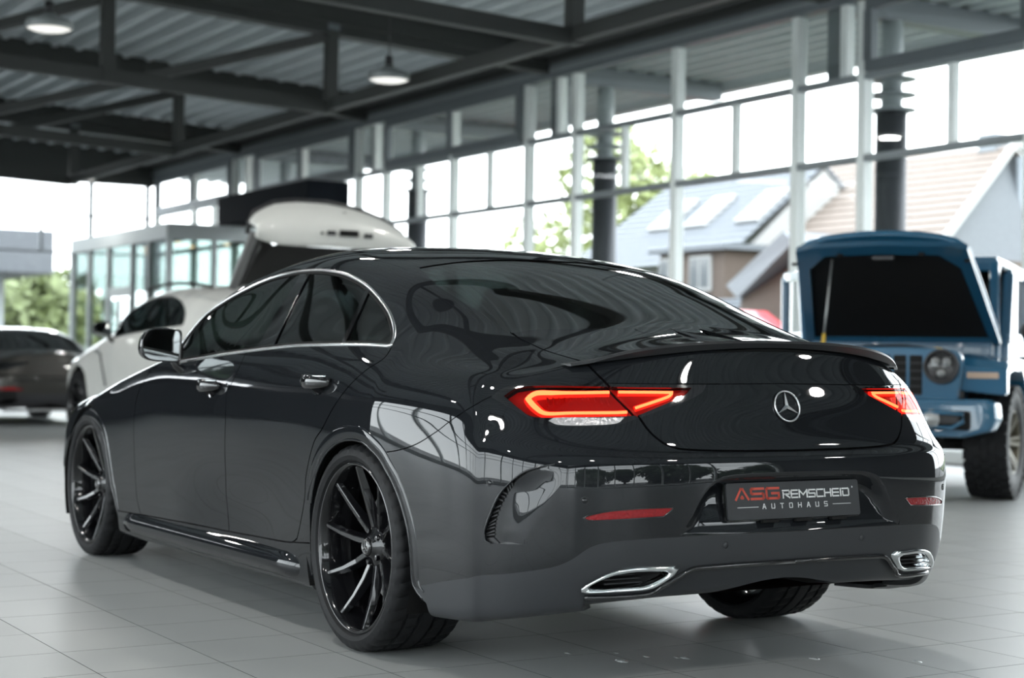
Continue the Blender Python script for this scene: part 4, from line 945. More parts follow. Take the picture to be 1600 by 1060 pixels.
# reflectors, sensors, exhaust trims
for sg in (1, -1):
    o = panel('reflector', inn['reflector'] & ~gap, M['redref'], car, off=-.001, flange=.01, both=False)[0]
    if sg < 0: o.data.transform(Matrix.Scale(-1, 4, (0, 1, 0))); o.data.flip_normals()
surf_tube('reflector_bezel', L['reflector'], M['gloss'], car, r=.0022, closed=True, lift=0)
exo = L['exhaust']; X_, N_e = normal(exo); cen = X_.mean(0)
for sg in (1, -1):
    m1 = np.array([1, sg, 1]); V = []; F = []; n = len(X_)
    rings = [(1.10, .002), (1.06, .012), (.97, .016), (.86, .010), (.80, -.012), (.74, -.060)]
    for sc_, of in rings:
        for p, q in zip(X_, N_e):
            d = p-cen; V.append((cen+d*[1, sc_**1.0, sc_ if sc_ > 1 else 1-(1-sc_)*1.9]+np.array([-.72, .30, -.05])*of)*m1)
    for k in range(len(rings)-1):
        for i in range(n): F.append((k*n+i, k*n+(i+1) % n, (k+1)*n+(i+1) % n, (k+1)*n+i))
    o = meshob('exhaust_trim', V, F, M['chrome'], car, True, mats=None)
    bm = bmesh.new(); bm.from_mesh(o.data); bmesh.ops.recalc_face_normals(bm, faces=bm.faces); bm.to_mesh(o.data); bm.free()
    o['label'] = 'chrome exhaust trim, left side' if sg > 0 else 'chrome exhaust trim, right side'
    # dark throat
    V = [(cen+(p-cen)*[1, .80, .62]+np.array([.035, 0, 0]))*m1 for p in X_]; k = len(V); V.append((cen+np.array([.05, 0, 0]))*m1)
    meshob('exhaust_throat', V, [(i, (i+1) % k, k) for i in range(k)], M['black'], o)
    g = MB()
    for j in range(3):
        z = cen[2]-.012+j*.012; g.box(*sorted([(cen[0]+.02, sg*(cen[1]-.09), z), (cen[0]+.026, sg*(cen[1]+.07), z+.003)], key=lambda v: v[1]))
    g.build('exhaust_grille', M['dark'], o)
def sensor(p, r=.0125, m='paint'):
    p = np.array(p); uv = uv_of(p)[0]; X, N = normal([uv]); X, N = X[0], N[0]
    for sg in (1, -1):
        m1 = np.array([1, sg, 1]); n = Vector(N*m1); q = n.to_track_quat('Y', 'Z').to_matrix(); b = MB().lathe([(.001, .0015), (r*.62, .0012), (r*.66, -.001)], 'y', 20); b2 = MB().lathe([(r*.80, -.001), (r*.9, .0014), (r, -.001)], 'y', 24)
        o = MB().add([tuple(q @ Vector(v)+Vector(X*m1)) for v in b.V+b2.V], b.F+[tuple(i+len(b.V) for i in f) for f in b2.F]).build('parking_sensor', M[m], car, smooth=True)
sensor(FEAT['sensor'][0]); sensor(FEAT['sensor'][1]); sensor(FEAT['sensor'][2], .014, 'satin')
# corner outlet slats
gm = MB(); go, gi = S(L['vent_outer']), S(L['vent_inner'])
panel('outlet_backing', inn['vent'], M['black'], car, off=-.02, flange=0)
for sg in (1, -1):
    for k in range(28):
        b = MB(); t = .04+.94*k/28; p = go[int(t*(len(go)-1))]; q = gi[int(t*(len(gi)-1))]; n = np.array([-.3, .8, 0])
        b.bar((p-n*.014)*[1, sg, 1], (q-n*.016)*[1, sg, 1], .002, .004); b.build('outlet_slat', M['dark'], car)
surf_tube('outlet_edge', L['vent_outer'], M['paint'], car, r=.003, lift=-.001)
# ---- number plate with its lettering
pc = Vector((-1.1295, 0, .5655)); pt = math.radians(9)
plate = bpy.data.objects.new('number_plate', None); link(plate, car); plate.location = pc; plate.rotation_euler = (0, pt, 0)
def rrect(w, h, r, n=5):
    P_ = []
    for cx, cy, a0 in ((w-r, h-r, 0), (-w+r, h-r, 90), (-w+r, -h+r, 180), (w-r, -h+r, 270)):
        for k in range(n+1): a = math.radians(a0+90*k/n); P_.append((cx+r*math.cos(a), cy+r*math.sin(a)))
    return P_
MB().prism(rrect(.260, .055, .008), -.004, .004, 'x').build('plate_board', M['plate'], plate, bevel=.001)
MB().prism(rrect(.264, .059, .010), .004, .014, 'x').build('plate_holder', M['gloss'], plate, bevel=.002)
cl_ = MB()
for y in (-.17, -.03, .10): cl_.box((-.006, y-.03, -.066), (.008, y+.03, -.058))
cl_.build('plate_clips', M['black'], plate)
# lettering drawn as strokes; u to the right (towards -y), v up
def strokes(name, segs, w, m, x=-.0047):
    b = MB()
    for pl in segs:
        for (a, c) in zip(pl[:-1], pl[1:]):
            a = Vector((0, -a[0], a[1])); c = Vector((0, -c[0], c[1])); d = (c-a).normalized()*w*.5
            a2, c2 = a-d, c+d; s = Vector((0, -d.z, d.y))
            b.hexa([Vector((x+.001, 0, 0))+v for v in (a2-s, c2-s, c2+s, a2+s)]+[Vector((x, 0, 0))+v for v in (a2-s, c2-s, c2+s, a2+s)])
    return b.build(name, m, plate)
G_ = {  # letter strokes in a 1 x 1 cell
 'A': [[(0, 0), (.42, 1), (.58, 1), (1, 0)], [(.2, .34), (.8, .34)]], 'S': [[(1, 1), (.08, 1), (0, .9), (0, .6), (.08, .5), (.92, .5), (1, .42), (1, .1), (.92, 0), (0, 0)]],
 'G': [[(1, 1), (.08, 1), (0, .9), (0, .1), (.08, 0), (.92, 0), (1, .1), (1, .5), (.45, .5)]], 'R': [[(0, .72), (0, 0)], [(-.06, 1), (.92, 1), (1, .9), (1, .62), (.9, .5), (.1, .5), (.3, .5), (1, 0)]],
 'E': [[(1, 1), (.08, 1), (0, .9), (0, .1), (.08, 0), (1, 0)], [(.1, .5), (1, .5)]], 'M': [[(0, 0), (0, 1), (.5, .35), (1, 1), (1, 0)]], 'C': [[(1, 1), (.08, 1), (0, .9), (0, .1), (.08, 0), (1, 0)]],
 'H': [[(0, 0), (0, 1)], [(1, 0), (1, 1)], [(0, .5), (1, .5)]], 'I': [[(.5, 0), (.5, 1)]], 'D': [[(-.06, 1), (.88, 1), (1, .88), (1, .12), (.88, 0), (0, 0), (0, .62)]],
 'U': [[(0, 1), (0, .1), (.1, 0), (.9, 0), (1, .1), (1, 1)]], 'T': [[(0, 1), (1, 1)], [(.5, 1), (.5, 0)]], 'O': [[(.1, 0), (0, .1), (0, .9), (.1, 1), (.9, 1), (1, .9), (1, .1), (.9, 0), (.1, 0)]]}
def word(s, x, y, w, h, gapw, W=None):
    out = []
    for ch in s:
        ww = w*(.12 if ch == 'I' else 1.25 if ch == 'M' else 1)
        out += [[(x+p[0]*ww, y+p[1]*h) for p in st] for st in G_[ch]]; x += ww+gapw
    return out
asg = word('ASG', -.226, .006, .047, .030, .012)
strokes('plate_lettering', asg[2:], .0072, M['red'])
strokes('plate_lettering', [[(-.226, .006), (-.206, .036), (-.199, .036), (-.179, .006)], [(-.2055, .010), (-.1995, .010)], [(-.2025, .009), (-.2025, .014)]], .0068, M['red'])
strokes('plate_lettering', word('REMSCHEID', -.044, .006, .0245, .0215, .0072), .0043, M['white'])
strokes('plate_lettering', [[(.2335, .0295), (.2335, .0335)], [(.2325, .0335), (.2355, .0335), (.2355, .0300), (.2325, .0300)]], .0012, M['white'])
strokes('plate_lettering', word('AUTOHAUS', -.127, -.0240, .0115, .0135, .0232), .0023, M['white'])
strokes('plate_lettering', [[(-.222, -.0185), (-.144, -.0185)], [(.150, -.0185), (.222, -.0185)]], .0016, M['white'])
# ---- boot emblem: ring and three-pointed star, built from its look
ex, en = normal(uv_of([(-1.087, 0, .845)])); ex, en = ex[0], en[0]
emb = bpy.data.objects.new('boot_emblem', None); link(emb, car); emb.location = Vector(ex+en*.004)
tilt = math.atan2(en[2], -en[0]); emb.rotation_euler = (0, tilt, 0)
MB().tube([(0, .0475*math.cos(a), .0475*math.sin(a)) for a in np.linspace(0, 2*math.pi, 64, endpoint=False)], .0036, 8, closed=True).build('emblem_ring', M['brushed'], emb, smooth=True)
b = MB()
for k in range(3):
    a = math.radians(90+120*k); d = Vector((0, math.cos(a), math.sin(a))); s = Vector((0, -d.z, d.y)); c0 = Vector((-.007, 0, 0))
    l = .0078; am = a+math.radians(60); an = a-math.radians(60)
    v1 = Vector((0, math.cos(am), math.sin(am)))*l; v2 = Vector((0, math.cos(an), math.sin(an)))*l; tip = d*.0470
    b.add([c0, v1, tip, v2], [(0, 1, 2), (0, 2, 3)])
b.build('emblem_star', M['brushed'], emb)
# ---- door handles
def handle(p, sg, L_=.205):
    p = np.array(p); X, N = normal(uv_of([p])); X, N = X[0], N[0]
    b = MB(); V = []; F = []; n = 14; m_ = 10
    for i in range(n+1):
        t = i/n; x = (t-.5)*L_; w = .027*math.sin(math.pi*min(1, max(0, .06+t*.9)))**.45; th = .013; bow = .040*math.sin(math.pi*t)**.7
        for k in range(m_):
            a = 2*math.pi*k/m_; V.append((X[0]+x, sg*(X[1]+.003+bow+th*math.cos(a)), X[2]+.004+w*math.sin(a)+.10*x*0))
    F = [(i*m_+k, i*m_+(k+1) % m_, (i+1)*m_+(k+1) % m_, (i+1)*m_+k) for i in range(n) for k in range(m_)]+[tuple(range(m_))[::-1], tuple(n*m_+k for k in range(m_))]
    h = MB().add(V, F).build('door_handle', M['chrome'] if 0 else M['gloss'], car, smooth=True); h['label'] = 'gloss black door handle with chrome strip'
    s = MB(); s.tube([(X[0]+(t-.5)*L_*.94, sg*(X[1]+.006+.012+.032*math.sin(math.pi*t)**.7*.85), X[2]+.004+.020) for t in np.linspace(0, 1, 13)], .0035, 6); s.build('handle_strip', M['chrome'], h, smooth=True)
    A_ = np.linspace(0, 2*math.pi, 24, endpoint=False); cx_, cn_ = normal(uv_of([(X[0]-.005+.060*math.cos(a), X[1], X[2]-.012+.033*math.sin(a)) for a in A_])); cx_ = cx_+cn_*.0025
    m1 = np.array([1, sg, 1]); cup = MB().add([tuple(v*m1) for v in cx_]+[tuple((cx_.mean(0)+np.array([0, -.004, 0]))*m1)], [(i, (i+1) % 24, 24) for i in range(24)]); cup.build('handle_cup', M['gloss'], h, smooth=True)
for sg in (1, -1):
    handle((1.31, .93, .852), sg); handle((.30, .93, .888), sg)
# ---- door mirrors
def mirror(par, loc, sg, s=1.0, m=None, mg=None, name='wing_mirror'):
    # loc: centre of the housing; the glass faces backwards (-x)
    m = m or M['gloss']; ob = bpy.data.objects.new(name, None); link(ob, par); ob.location = loc
    V = []; F = []; ny = 16; prof = []
    out = [(-.098, -.070), (-.104, .020), (-.100, .074), (-.06, .084), (.02, .086), (.070, .072), (.094, .038), (.100, -.010), (.088, -.052), (.05, -.072), (-.02, -.078), (-.072, -.080)]
    out = smooth_line(np.array(out), 3, closed=True, corner=90); n = len(out)
    for dx, sc_ in ((-.040, .90), (-.045, .95), (-.038, 1.0), (0, .98), (.045, .88), (.085, .66), (.108, .34), (.114, .02)):
        for y, z in out: V.append((dx, sg*y*sc_, z*sc_-(.0 if dx < 0 else dx*.05)))
    F = [(k*n+i, k*n+(i+1) % n, (k+1)*n+(i+1) % n, (k+1)*n+i) for k in range(7) for i in range(n)]
    MB().add([tuple(c*s for c in v) for v in V], F).build('mirror_housing', m, ob, smooth=True)
    V = [(-.036*s, sg*y*.91*s, z*.91*s) for y, z in out]+[(-.036*s, 0, 0)]
    MB().add(V, [(i, (i+1) % n, n) for i in range(n)]).build('mirror_glass', mg or M['mirror'], ob)
    MB().tube([(.012*s, -sg*.075*s, -.055*s), (.02*s, -sg*.10*s, -.095*s), (.012*s, -sg*.135*s, -.125*s), (0, -sg*.17*s, -.135*s)], [.022*s, .02*s, .022*s, .026*s], 10).build('mirror_foot', m, ob, smooth=True)
    return ob
M['mirror'] = mat('mirror_glass', (.35, .37, .37), .03, 1)
for sg in (1, -1): mirror(car, (1.70, sg*1.015, 1.012), sg, .86)
# ---- shark fin, cabin
for sg in (1, -1):
    pass
cab = MB(); cab.box((.1, -.74, .32), (2.2, .74, .36)); cab.build('cabin_floor', M['interior'], car)
def seat(x, y):
    b = MB(); b.box((x-.05, y-.24, .42), (x+.45, y+.24, .60)); b.hexa([(x-.15, y-.24, .55), (x-.02, y-.24, .55), (x-.02, y+.24, .55), (x-.15, y+.24, .55), (x-.38, y-.20, 1.05), (x-.28, y-.20, 1.05), (x-.28, y+.20, 1.05), (x-.38, y+.20, 1.05)])
    b.hexa([(x-.40, y-.12, 1.06), (x-.31, y-.12, 1.06), (x-.31, y+.12, 1.06), (x-.40, y+.12, 1.06), (x-.42, y-.10, 1.22), (x-.35, y-.10, 1.22), (x-.35, y+.10, 1.22), (x-.42, y+.10, 1.22)])
    b.build('seat', M['seat'], car, bevel=.03, smooth=True)
for y in (.38, -.38): seat(1.25, y); seat(.30, y)
MB().box((1.72, -.72, .62), (2.0, .72, .93)).build('dashboard', M['seat'], car, bevel=.05, smooth=True)
MB().tube([(1.55+.08*math.cos(a)*.4, .38+.18*math.sin(a), .88+.18*math.cos(a)) for a in np.linspace(0, 2*math.pi, 28, endpoint=False)], .014, 8, closed=True).build('steering_wheel', M['seat'], car, smooth=True)
# wheels
for x, w_, yc in ((0, .285, .793), (2.939, .255, .805)):
    for sg in (1, -1):
        wheel(car, (x, sg*yc, .345), sg, width=w_, turn=.12 if x == 0 else .05)
# ---------------------------------------------------------------- white off-road coupe with raised tailgate
def suv_xf(V):
    V = np.asarray(V, float); x, y, z = V[:, 0], V[:, 1], V[:, 2]
    zc = np.interp(x, [-.95, -.7, -.45, -.2, .1, .4, .8], [1.04, 1.06, 1.128, 1.22, 1.32, 1.383, 1.422])
    tgt = np.interp(x, [-1.1, -.95, -.75, -.5, -.2, .2, .8], [1.10, 1.17, 1.30, 1.38, 1.405, 1.42, 1.43])
    k = np.where(x < .8, (tgt-.95)/(zc-.95), 1.0)
    z2 = np.where(z > .95, .95+(z-.95)*k, z)
    # rear pillars stay upright
    ysc = 1.05*(1+np.where(x < .4, .06*np.clip((.4-x)/.8, 0, 1)*np.clip((z-.95)/.3, 0, 1), 0))
    return np.stack([np.where(x > 0, x*1.041, x*.92), y*ysc, .085+z2*1.125], 1)
def dress2(root, xf, paint, glassm, trim, lampm):
    k = dict(parent=root, xf=xf)
    panel('rear_bumper', (M_all['bumper'] | M_all['pocket'] | M_all['outlet']), paint, merge=True, **k)
    panel('quarter_panel', quarter, paint, **k); panel('roof', roofm, trim, merge=True, flange=0, **k)
    panel('front_fender', fend, paint, **k); panel('hood', M_all['hood'], paint, merge=True, **k); panel('front_bumper', M_all['fbump'], paint, merge=True, **k)
    panel('front_door', M_all['fdoor'], paint, **k); panel('rear_door', M_all['rdoor'], paint, **k); panel('side_skirt', M_all['skirt'], M['dark'], **k)
    panel('lower_valance', M_all['val'] | M_all['diff'], M['dark'], merge=True, **k)
    panel('side_window', glassz & f_ahead, glassm, off=-.004, flange=.004, **k); panel('side_window', glassz & ~f_ahead, glassm, off=-.004, flange=.004, **k)
    panel('windscreen', inn['ws'] & ~gap & ~inn['hood'], glassm, off=-.003, flange=.006, merge=True, **k)
    panel('tail_lamp', inn['lamp'], lampm, off=-.001, **k)
    panel('reflector', inn['reflector'], M['redref'], off=-.001, **k)
    panel('body_shell', shellm | inn['rg'], M['black'], off=-.020, flange=0, merge=True, **k)
    surf_tube('window_surround', dlo_mid, M['gloss'], root, r=.008, h=.006, closed=True, xf=xf)
M['white_paint'] = mat('white_paint', (.66, .66, .625), .3, 0, 1.0); M['suvglass'] = glass('privacy_glass', (.04, .06, .06), 1.3)
suv = empty('coupe_suv', (10.64, -3.20, 0), label='white luxury SUV with its tailgate raised, behind the dark sedan', cat='car')
dress2(suv, suv_xf, M['white_paint'], M['suvglass'], M['white_paint'], M['gloss'])
panel('trunk_lid', M_all['lid'], M['white_paint'], suv, merge=True, xf=suv_xf); panel('rear_roof', inn['rg'] & ~inn['lid'] & ~gap, M['white_paint'], suv, merge=True, xf=suv_xf)
for x in (0, 3.06):
    for sg in (1, -1): wheel(suv, (x, sg*.86, .385), sg, width=.28, R=.385, r=.29, turn=.2, starm=False)
for sg in (1, -1):
    mirror(suv, (1.86, sg*1.09, 1.225), sg, 1.0, M['gloss'])
    # side vent blade on the front fender
    MB().tube([(2.36, sg*.985, .98), (2.20, sg*.990, .97), (2.17, sg*.992, .90), (2.02, sg*.985, .62)], .009, 8).build('fender_vent', M['dark'], suv, smooth=True)
    MB().tube([(2.40, sg*.985, 1.005), (2.26, sg*.99, 1.005)], .014, 8).build('vent_badge', M['brushed'], suv, smooth=True)
    MB().tube([(x, sg*(.74-.05*((x-.6)/1.2)**2), 1.672+.02*math.sin((x+.7)*1.1)-.05*abs(x-.6)**2) for x in np.linspace(-.4, 1.5, 14)], .016, 8).build('roof_rail', M['dark'], suv, smooth=True)
for sg in (1, -1):
    for cx, R in ((0, .45), (3.06, .45)):
        V = []; F = []; n = 24
        for k in range(n+1):
            a = math.radians(-20+220*k/n)
            for y in (.955, .6): V.append((cx+R*math.cos(a), sg*y, .40+R*math.sin(a)))
        c = len(V); V.append((cx, sg*.6, .4)); F = [(2*k, 2*k+2, 2*k+3, 2*k+1) for k in range(n)]+[(2*k+1, 2*k+3, c) for k in range(n)]
        meshob('wheel_arch_liner', V, F, M['black'], suv, True)
# raised tailgate: curved outer shell, dark glass below it, side frames down to the hinges
tg = bpy.data.objects.new('tailgate', None); link(tg, suv); tg['label'] = 'raised white tailgate with dark glass below'
# local coordinates of the suv; the tailgate stands about x = -1.8 and faces backwards
def T(y, z, x): return (x-10.64, y+3.20, z)
top = [(-2.13, 2.10), (-2.17, 2.19), (-2.33, 2.285), (-2.55, 2.315), (-2.85, 2.315), (-3.15, 2.27), (-3.40, 2.19), (-3.58, 2.08), (-3.66, 1.965)]
bot = [(-2.13, 2.02), (-2.20, 1.985), (-2.30, 1.95), (-2.48, 1.94), (-2.80, 1.945), (-3.10, 1.945), (-3.35, 1.945), (-3.55, 1.945), (-3.66, 1.945)]
V = []; F = []; R_ = 7
for (ty, tz), (by, bz) in zip(top, bot):
    for k in range(R_):
        t = k/(R_-1); y = ty+(by-ty)*t; z = tz+(bz-tz)*t; V.append(T(y, z, 8.36-.10*math.sin(math.pi*t)-.0+.10*(1-t)))
n = len(top)
F = [(i*R_+k, i*R_+k+1, (i+1)*R_+k+1, (i+1)*R_+k) for i in range(n-1) for k in range(R_-1)]
o = meshob('tailgate_shell', V, F, M['white_paint'], tg, True); s = o.modifiers.new('thick', 'SOLIDIFY'); s.thickness = .05; s.offset = 1
ss = o.modifiers.new('sub', 'SUBSURF'); ss.levels = ss.render_levels = 2
MB().tube([T(-2.10, 2.02, 8.42)]+[T(y+(.02 if y > -2.3 else 0), z+.02, 8.41) for y, z in top], .020, 8).build('spoiler_lip', M['dark'], tg, smooth=True)
g = MB().add([T(-2.20, 1.985, 8.34), T(-2.30, 1.93, 8.32), T(-3.66, 1.93, 8.34), T(-3.85, 1.60, 9.4), T(-2.45, 1.62, 9.4)], [(0, 1, 4), (1, 2, 3, 4)]); g.build('tailgate_glass', M['black'], tg)
MB().bar(T(-2.05, 1.55, 8.62), T(-2.13, 2.03, 8.34), .045, .075, (0, 1, 0)).build('gate_frame', mat('grey_trim', (.12, .12, .118), .4, 0, .3), tg, bevel=.015, smooth=True)
MB().bar(T(-2.13, 1.58, 8.7), T(-2.22, 2.02, 8.40), .05, .06, (0, 1, 0)).build('gate_frame', M['gloss'], tg, bevel=.01)
MB().bar(T(-2.28, 1.66, 9.0), T(-2.24, 1.96, 8.44), .02, .03, (0, 1, 0)).build('gas_strut', M['brushed'], tg)
def gbox(name, y0, y1, z0, z1, m, x=8.255): MB().box((x-10.64-.01, min(y0, y1)+3.2, z0), (x-10.64+.03, max(y0, y1)+3.2, z1)).build(name, m, tg, bevel=.006)
gbox('plate_lamp', -2.78, -2.86, 2.035, 2.075, M['dark']); gbox('gate_latch', -2.90, -3.08, 2.03, 2.085, M['black']); gbox('plate_lamp', -3.14, -3.22, 2.025, 2.065, M['dark']); gbox('camera_eye', -2.72, -2.74, 2.04, 2.06, M['black'])
MB().prism([(-2.80+3.2, 2.255), (-2.90+3.2, 2.243), (-3.0+3.2, 2.252), (-2.97+3.2, 2.225), (-2.90+3.2, 2.213), (-2.83+3.2, 2.225)], 8.335-10.64, 8.40-10.64, 'x').build('gate_badge', M['dark'], tg)
# ---------------------------------------------------------------- dark sports coupe at the far left
def coupe_xf(V):
    V = np.asarray(V, float); x, y, z = V[:, 0], V[:, 1], V[:, 2]
    return np.stack([np.where(x > 0, x*.835, x*.90), y*1.0*np.where(z > 1.0, 1-.05*np.clip((z-1.0)/.3, 0, 1), 1), z*.925], 1)
M['bronze'] = mat('grey_brown_paint', (.030, .028, .024), .35, .3, 1.0)
cp = empty('sports_coupe', (17.75, -2.78, 0), label='dark grey-brown sports coupe at the left edge, beyond the white SUV', cat='car')
dress2(cp, coupe_xf, M['bronze'], M['suvglass'], M['gloss'], M['gloss'])
panel('trunk_lid', M_all['lid'], M['bronze'], cp, merge=True, xf=coupe_xf); panel('rear_window', inn['rg'] & ~gap & ~inn['lid'], M['suvglass'], cp, off=-.003, merge=True, xf=coupe_xf)
for x in (0, 2.45):
    for sg in (1, -1): wheel(cp, (x, sg*.80, .34), sg, width=.28, R=.34, r=.27, turn=.1, starm=False)
MB().box((-1.07, -.50, .60), (-1.02, .50, .615)).build('lamp_strip', M['gloss'], cp)
MB().box((-1.08, -.62, .20), (-.98, .62, .235)).build('diffuser_blade', M['brushed'], cp, bevel=.005)
for sg in (1, -1): MB().box((-1.03, sg*.58-.14, .36), (-.96, sg*.58+.14, .47)).build('bumper_opening', M['black'], cp, bevel=.02); MB().box((-1.035, sg*.50-.12, .475), (-.96, sg*.50+.12, .50)).build('reflector_bar', M['redref'], cp, bevel=.004)
# ---------------------------------------------------------------- blue off-roader with its hood up
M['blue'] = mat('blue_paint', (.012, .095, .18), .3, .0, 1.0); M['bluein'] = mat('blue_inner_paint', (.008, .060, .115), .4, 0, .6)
M['amber'] = mat('marker_lens', (.45, .33, .25), .2, 0, .6); M['yellow'] = mat('yellow_plastic', (.55, .36, .03), .5); M['bronzerim'] = mat('alloy_bronze', (.07, .062, .04), .4, .5)
M['engine'] = mat('engine_bay', (.03, .031, .033), .5, .3); M['alu'] = mat('cast_aluminium', (.35, .36, .36), .4, .8)
jp = empty('off_road_vehicle', (4.25, -5.55, 0), math.radians(125), label='blue boxy off-road vehicle with its hood propped open', cat='car')
B = lambda a, b, name, m, bev=.012, par=jp: MB().box(tuple(map(min, a, b)), tuple(map(max, a, b))).build(name, m, par, bevel=bev, smooth=bev > .015)
# grille
gp = smooth_line(np.array([(-.60, .66), (-.635, .80), (-.66, 1.0), (-.60, 1.085), (0, 1.10), (.60, 1.085), (.66, 1.0), (.635, .80), (.60, .66), (.42, .625), (-.42, .625)]), 3, closed=True, corner=70)
gr = MB().prism([tuple(p) for p in gp], .585, .66, 'x').build('grille_panel', M['blue'], jp, bevel=.012)
for k in range(7):
    y = (k-3)*.112; B((.64, y-.046, .70 if abs(k-3) < 3 else .76), (.668, y+.046, 1.045), 'grille_slot', M['black'], .012, gr)
    for j in range(5): B((.655, y-.044, .765+.055*j), (.672, y+.044, .772+.055*j), 'slot_mesh', M['dark'], 0, gr)
for sg in (1, -1):
    h = bpy.data.objects.new('headlight', None); link(h, jp); h.location = (.028, 0, 0)
    MB().lathe([(.001, .70-.05), (.085, .65), (.10, .655), (.108, .675), (.122, .675), (.124, .64)], 'x', 32, (0, sg*.515, .965)).build('lamp_ring', M['dark'], h, smooth=True)
    MB().lathe([(.001, .695), (.05, .690), (.09, .675), (.105, .655)], 'x', 28, (0, sg*.515, .965)).build('lamp_glass', M['clear'], h, smooth=True)
    for dy, dz in ((-.04, .035), (.04, .035), (0, -.045)): MB().lathe([(.001, .675), (.022, .67), (.032, .655)], 'x', 14, (0, sg*.515+dy, .965+dz)).build('projector', M['alu'], h, smooth=True)
# bumper
bp = [(-.89, .52), (-.93, .60), (-.92, .71), (-.86, .74), (.86, .74), (.92, .71), (.93, .60), (.89, .52), (.72, .475), (-.72, .475)]
V = []; n = len(bp)
for x, s_ in ((.70, 1.0), (.84, .97), (.875, .90)): V += [(x-.22*max(0, abs(y)-.55)**1.2*1.2, y*s_, .6+(z-.6)*(.92 if s_ < .95 else 1)) for y, z in bp]
bpo = MB().add(V, [tuple(range(n))[::-1], tuple(range(2*n, 3*n))]+[(k*n+i, k*n+(i+1) % n, (k+1)*n+(i+1) % n, (k+1)*n+i) for k in (0, 1) for i in range(n)]).build('front_bumper', M['blue'], jp, bevel=.015, smooth=True)
for sg in (1, -1):
    B((.78, sg*.38, .53), (.868, sg*.74, .66), 'bumper_recess', M['black'], .02, bpo)
    t = MB().tube([(.872, sg*.62, .545), (.872, sg*.70, .59), (.872, sg*.70, .64), (.874, sg*.60, .645), (.875, sg*.44, .65), (.878, sg*.39, .60), (.875, sg*.44, .55)], .014, 8, closed=True); t.build('fog_bezel', M['blue'], bpo, smooth=True)
    MB().lathe([(.001, .892), (.045, .890), (.055, .875), (.062, .885), (.068, .84)], 'x', 24, (0, sg*.475, .60)).build('fog_lamp', M['alu'], bpo, smooth=True)
    B((.80, sg*.54, .57), (.874, sg*.67, .63), 'fog_mesh', M['dark'], .008, bpo)
B((.86, -.35, .53), (.885, .35, .56), 'skid_bar', M['dark'], .006)
# fenders
for sg in (1, -1):
    pts = [(.60, .80), (.61, .98), (.50, 1.035), (.10, 1.06), (-.35, 1.05), (-.55, .95), (-.66, .70)]
    pin = [(.50, .80), (.50, .93), (.42, .955), (.10, .975), (-.28, .965), (-.44, .89), (-.56, .68)]
    f_ = MB(); A = [(x, z) for x, z in pts]; C_ = [(x, z) for x, z in pin]
    for i in range(len(A)-1):
        q = [A[i], A[i+1], C_[i+1], C_[i]]; f_.hexa([(x, sg*.60, z) for x, z in q]+[(x, sg*.955, z-.03) for x, z in q])
    fo = f_.build('fender_flare', M['blue'], jp)
    bm = bmesh.new(); bm.from_mesh(fo.data); bmesh.ops.remove_doubles(bm, verts=bm.verts, dist=1e-4); bmesh.ops.recalc_face_normals(bm, faces=bm.faces)
    bmesh.ops.bevel(bm, geom=[e for e in bm.edges if len(e.link_faces) == 2 and e.calc_face_angle(0) > .3], offset=.012, segments=2, affect='EDGES'); bm.to_mesh(fo.data); bm.free()
    B((.595, sg*.68, .885), (.618, sg*.90, .93), 'marker_lamp', M['amber'], .008, fo)
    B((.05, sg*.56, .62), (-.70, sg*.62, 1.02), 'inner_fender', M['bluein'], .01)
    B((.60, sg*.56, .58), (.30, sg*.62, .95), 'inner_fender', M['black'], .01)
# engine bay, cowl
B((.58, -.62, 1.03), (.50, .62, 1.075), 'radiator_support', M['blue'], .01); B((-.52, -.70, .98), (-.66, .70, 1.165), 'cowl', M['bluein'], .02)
B((.50, -.56, .75), (-.52, .56, .90), 'engine_bay_floor', M['black'], 0)
B((.30, -.25, .88), (-.40, .25, 1.06), 'engine_cover', M['engine'], .03); B((.35, -.54, .88), (.0, -.32, 1.05), 'air_box', M['engine'], .02); B((.1, .30, .88), (-.25, .54, 1.06), 'battery', M['dark'], .015)
MB().tube([(.3, -.4, 1.04), (.2, -.1, 1.09), (-.1, .1, 1.10), (-.3, .35, 1.07)], .03, 8).build('intake_hose', M['dark'], jp, smooth=True)
MB().tube([(.42, -.5, 1.0), (.40, 0, 1.05), (.42, .5, 1.02)], .018, 8).build('coolant_hose', M['engine'], jp, smooth=True)
MB().lathe([(.001, .05), (.035, .045), (.045, .03), (.045, 0), (.001, 0)], 'z', 16, (.16, .40, 1.055)).build('reservoir_cap', M['yellow'], jp, smooth=True); B((.25, .33, .98), (.05, .47, 1.055), 'washer_bottle', M['yellow'], .02)
for y in (-.3, -.12, .06, .24): MB().lathe([(.001, .02), (.014, .018), (.016, 0)], 'z', 10, (.1, y, 1.065)).build('fixing_bolt', M['alu'], jp, smooth=True)
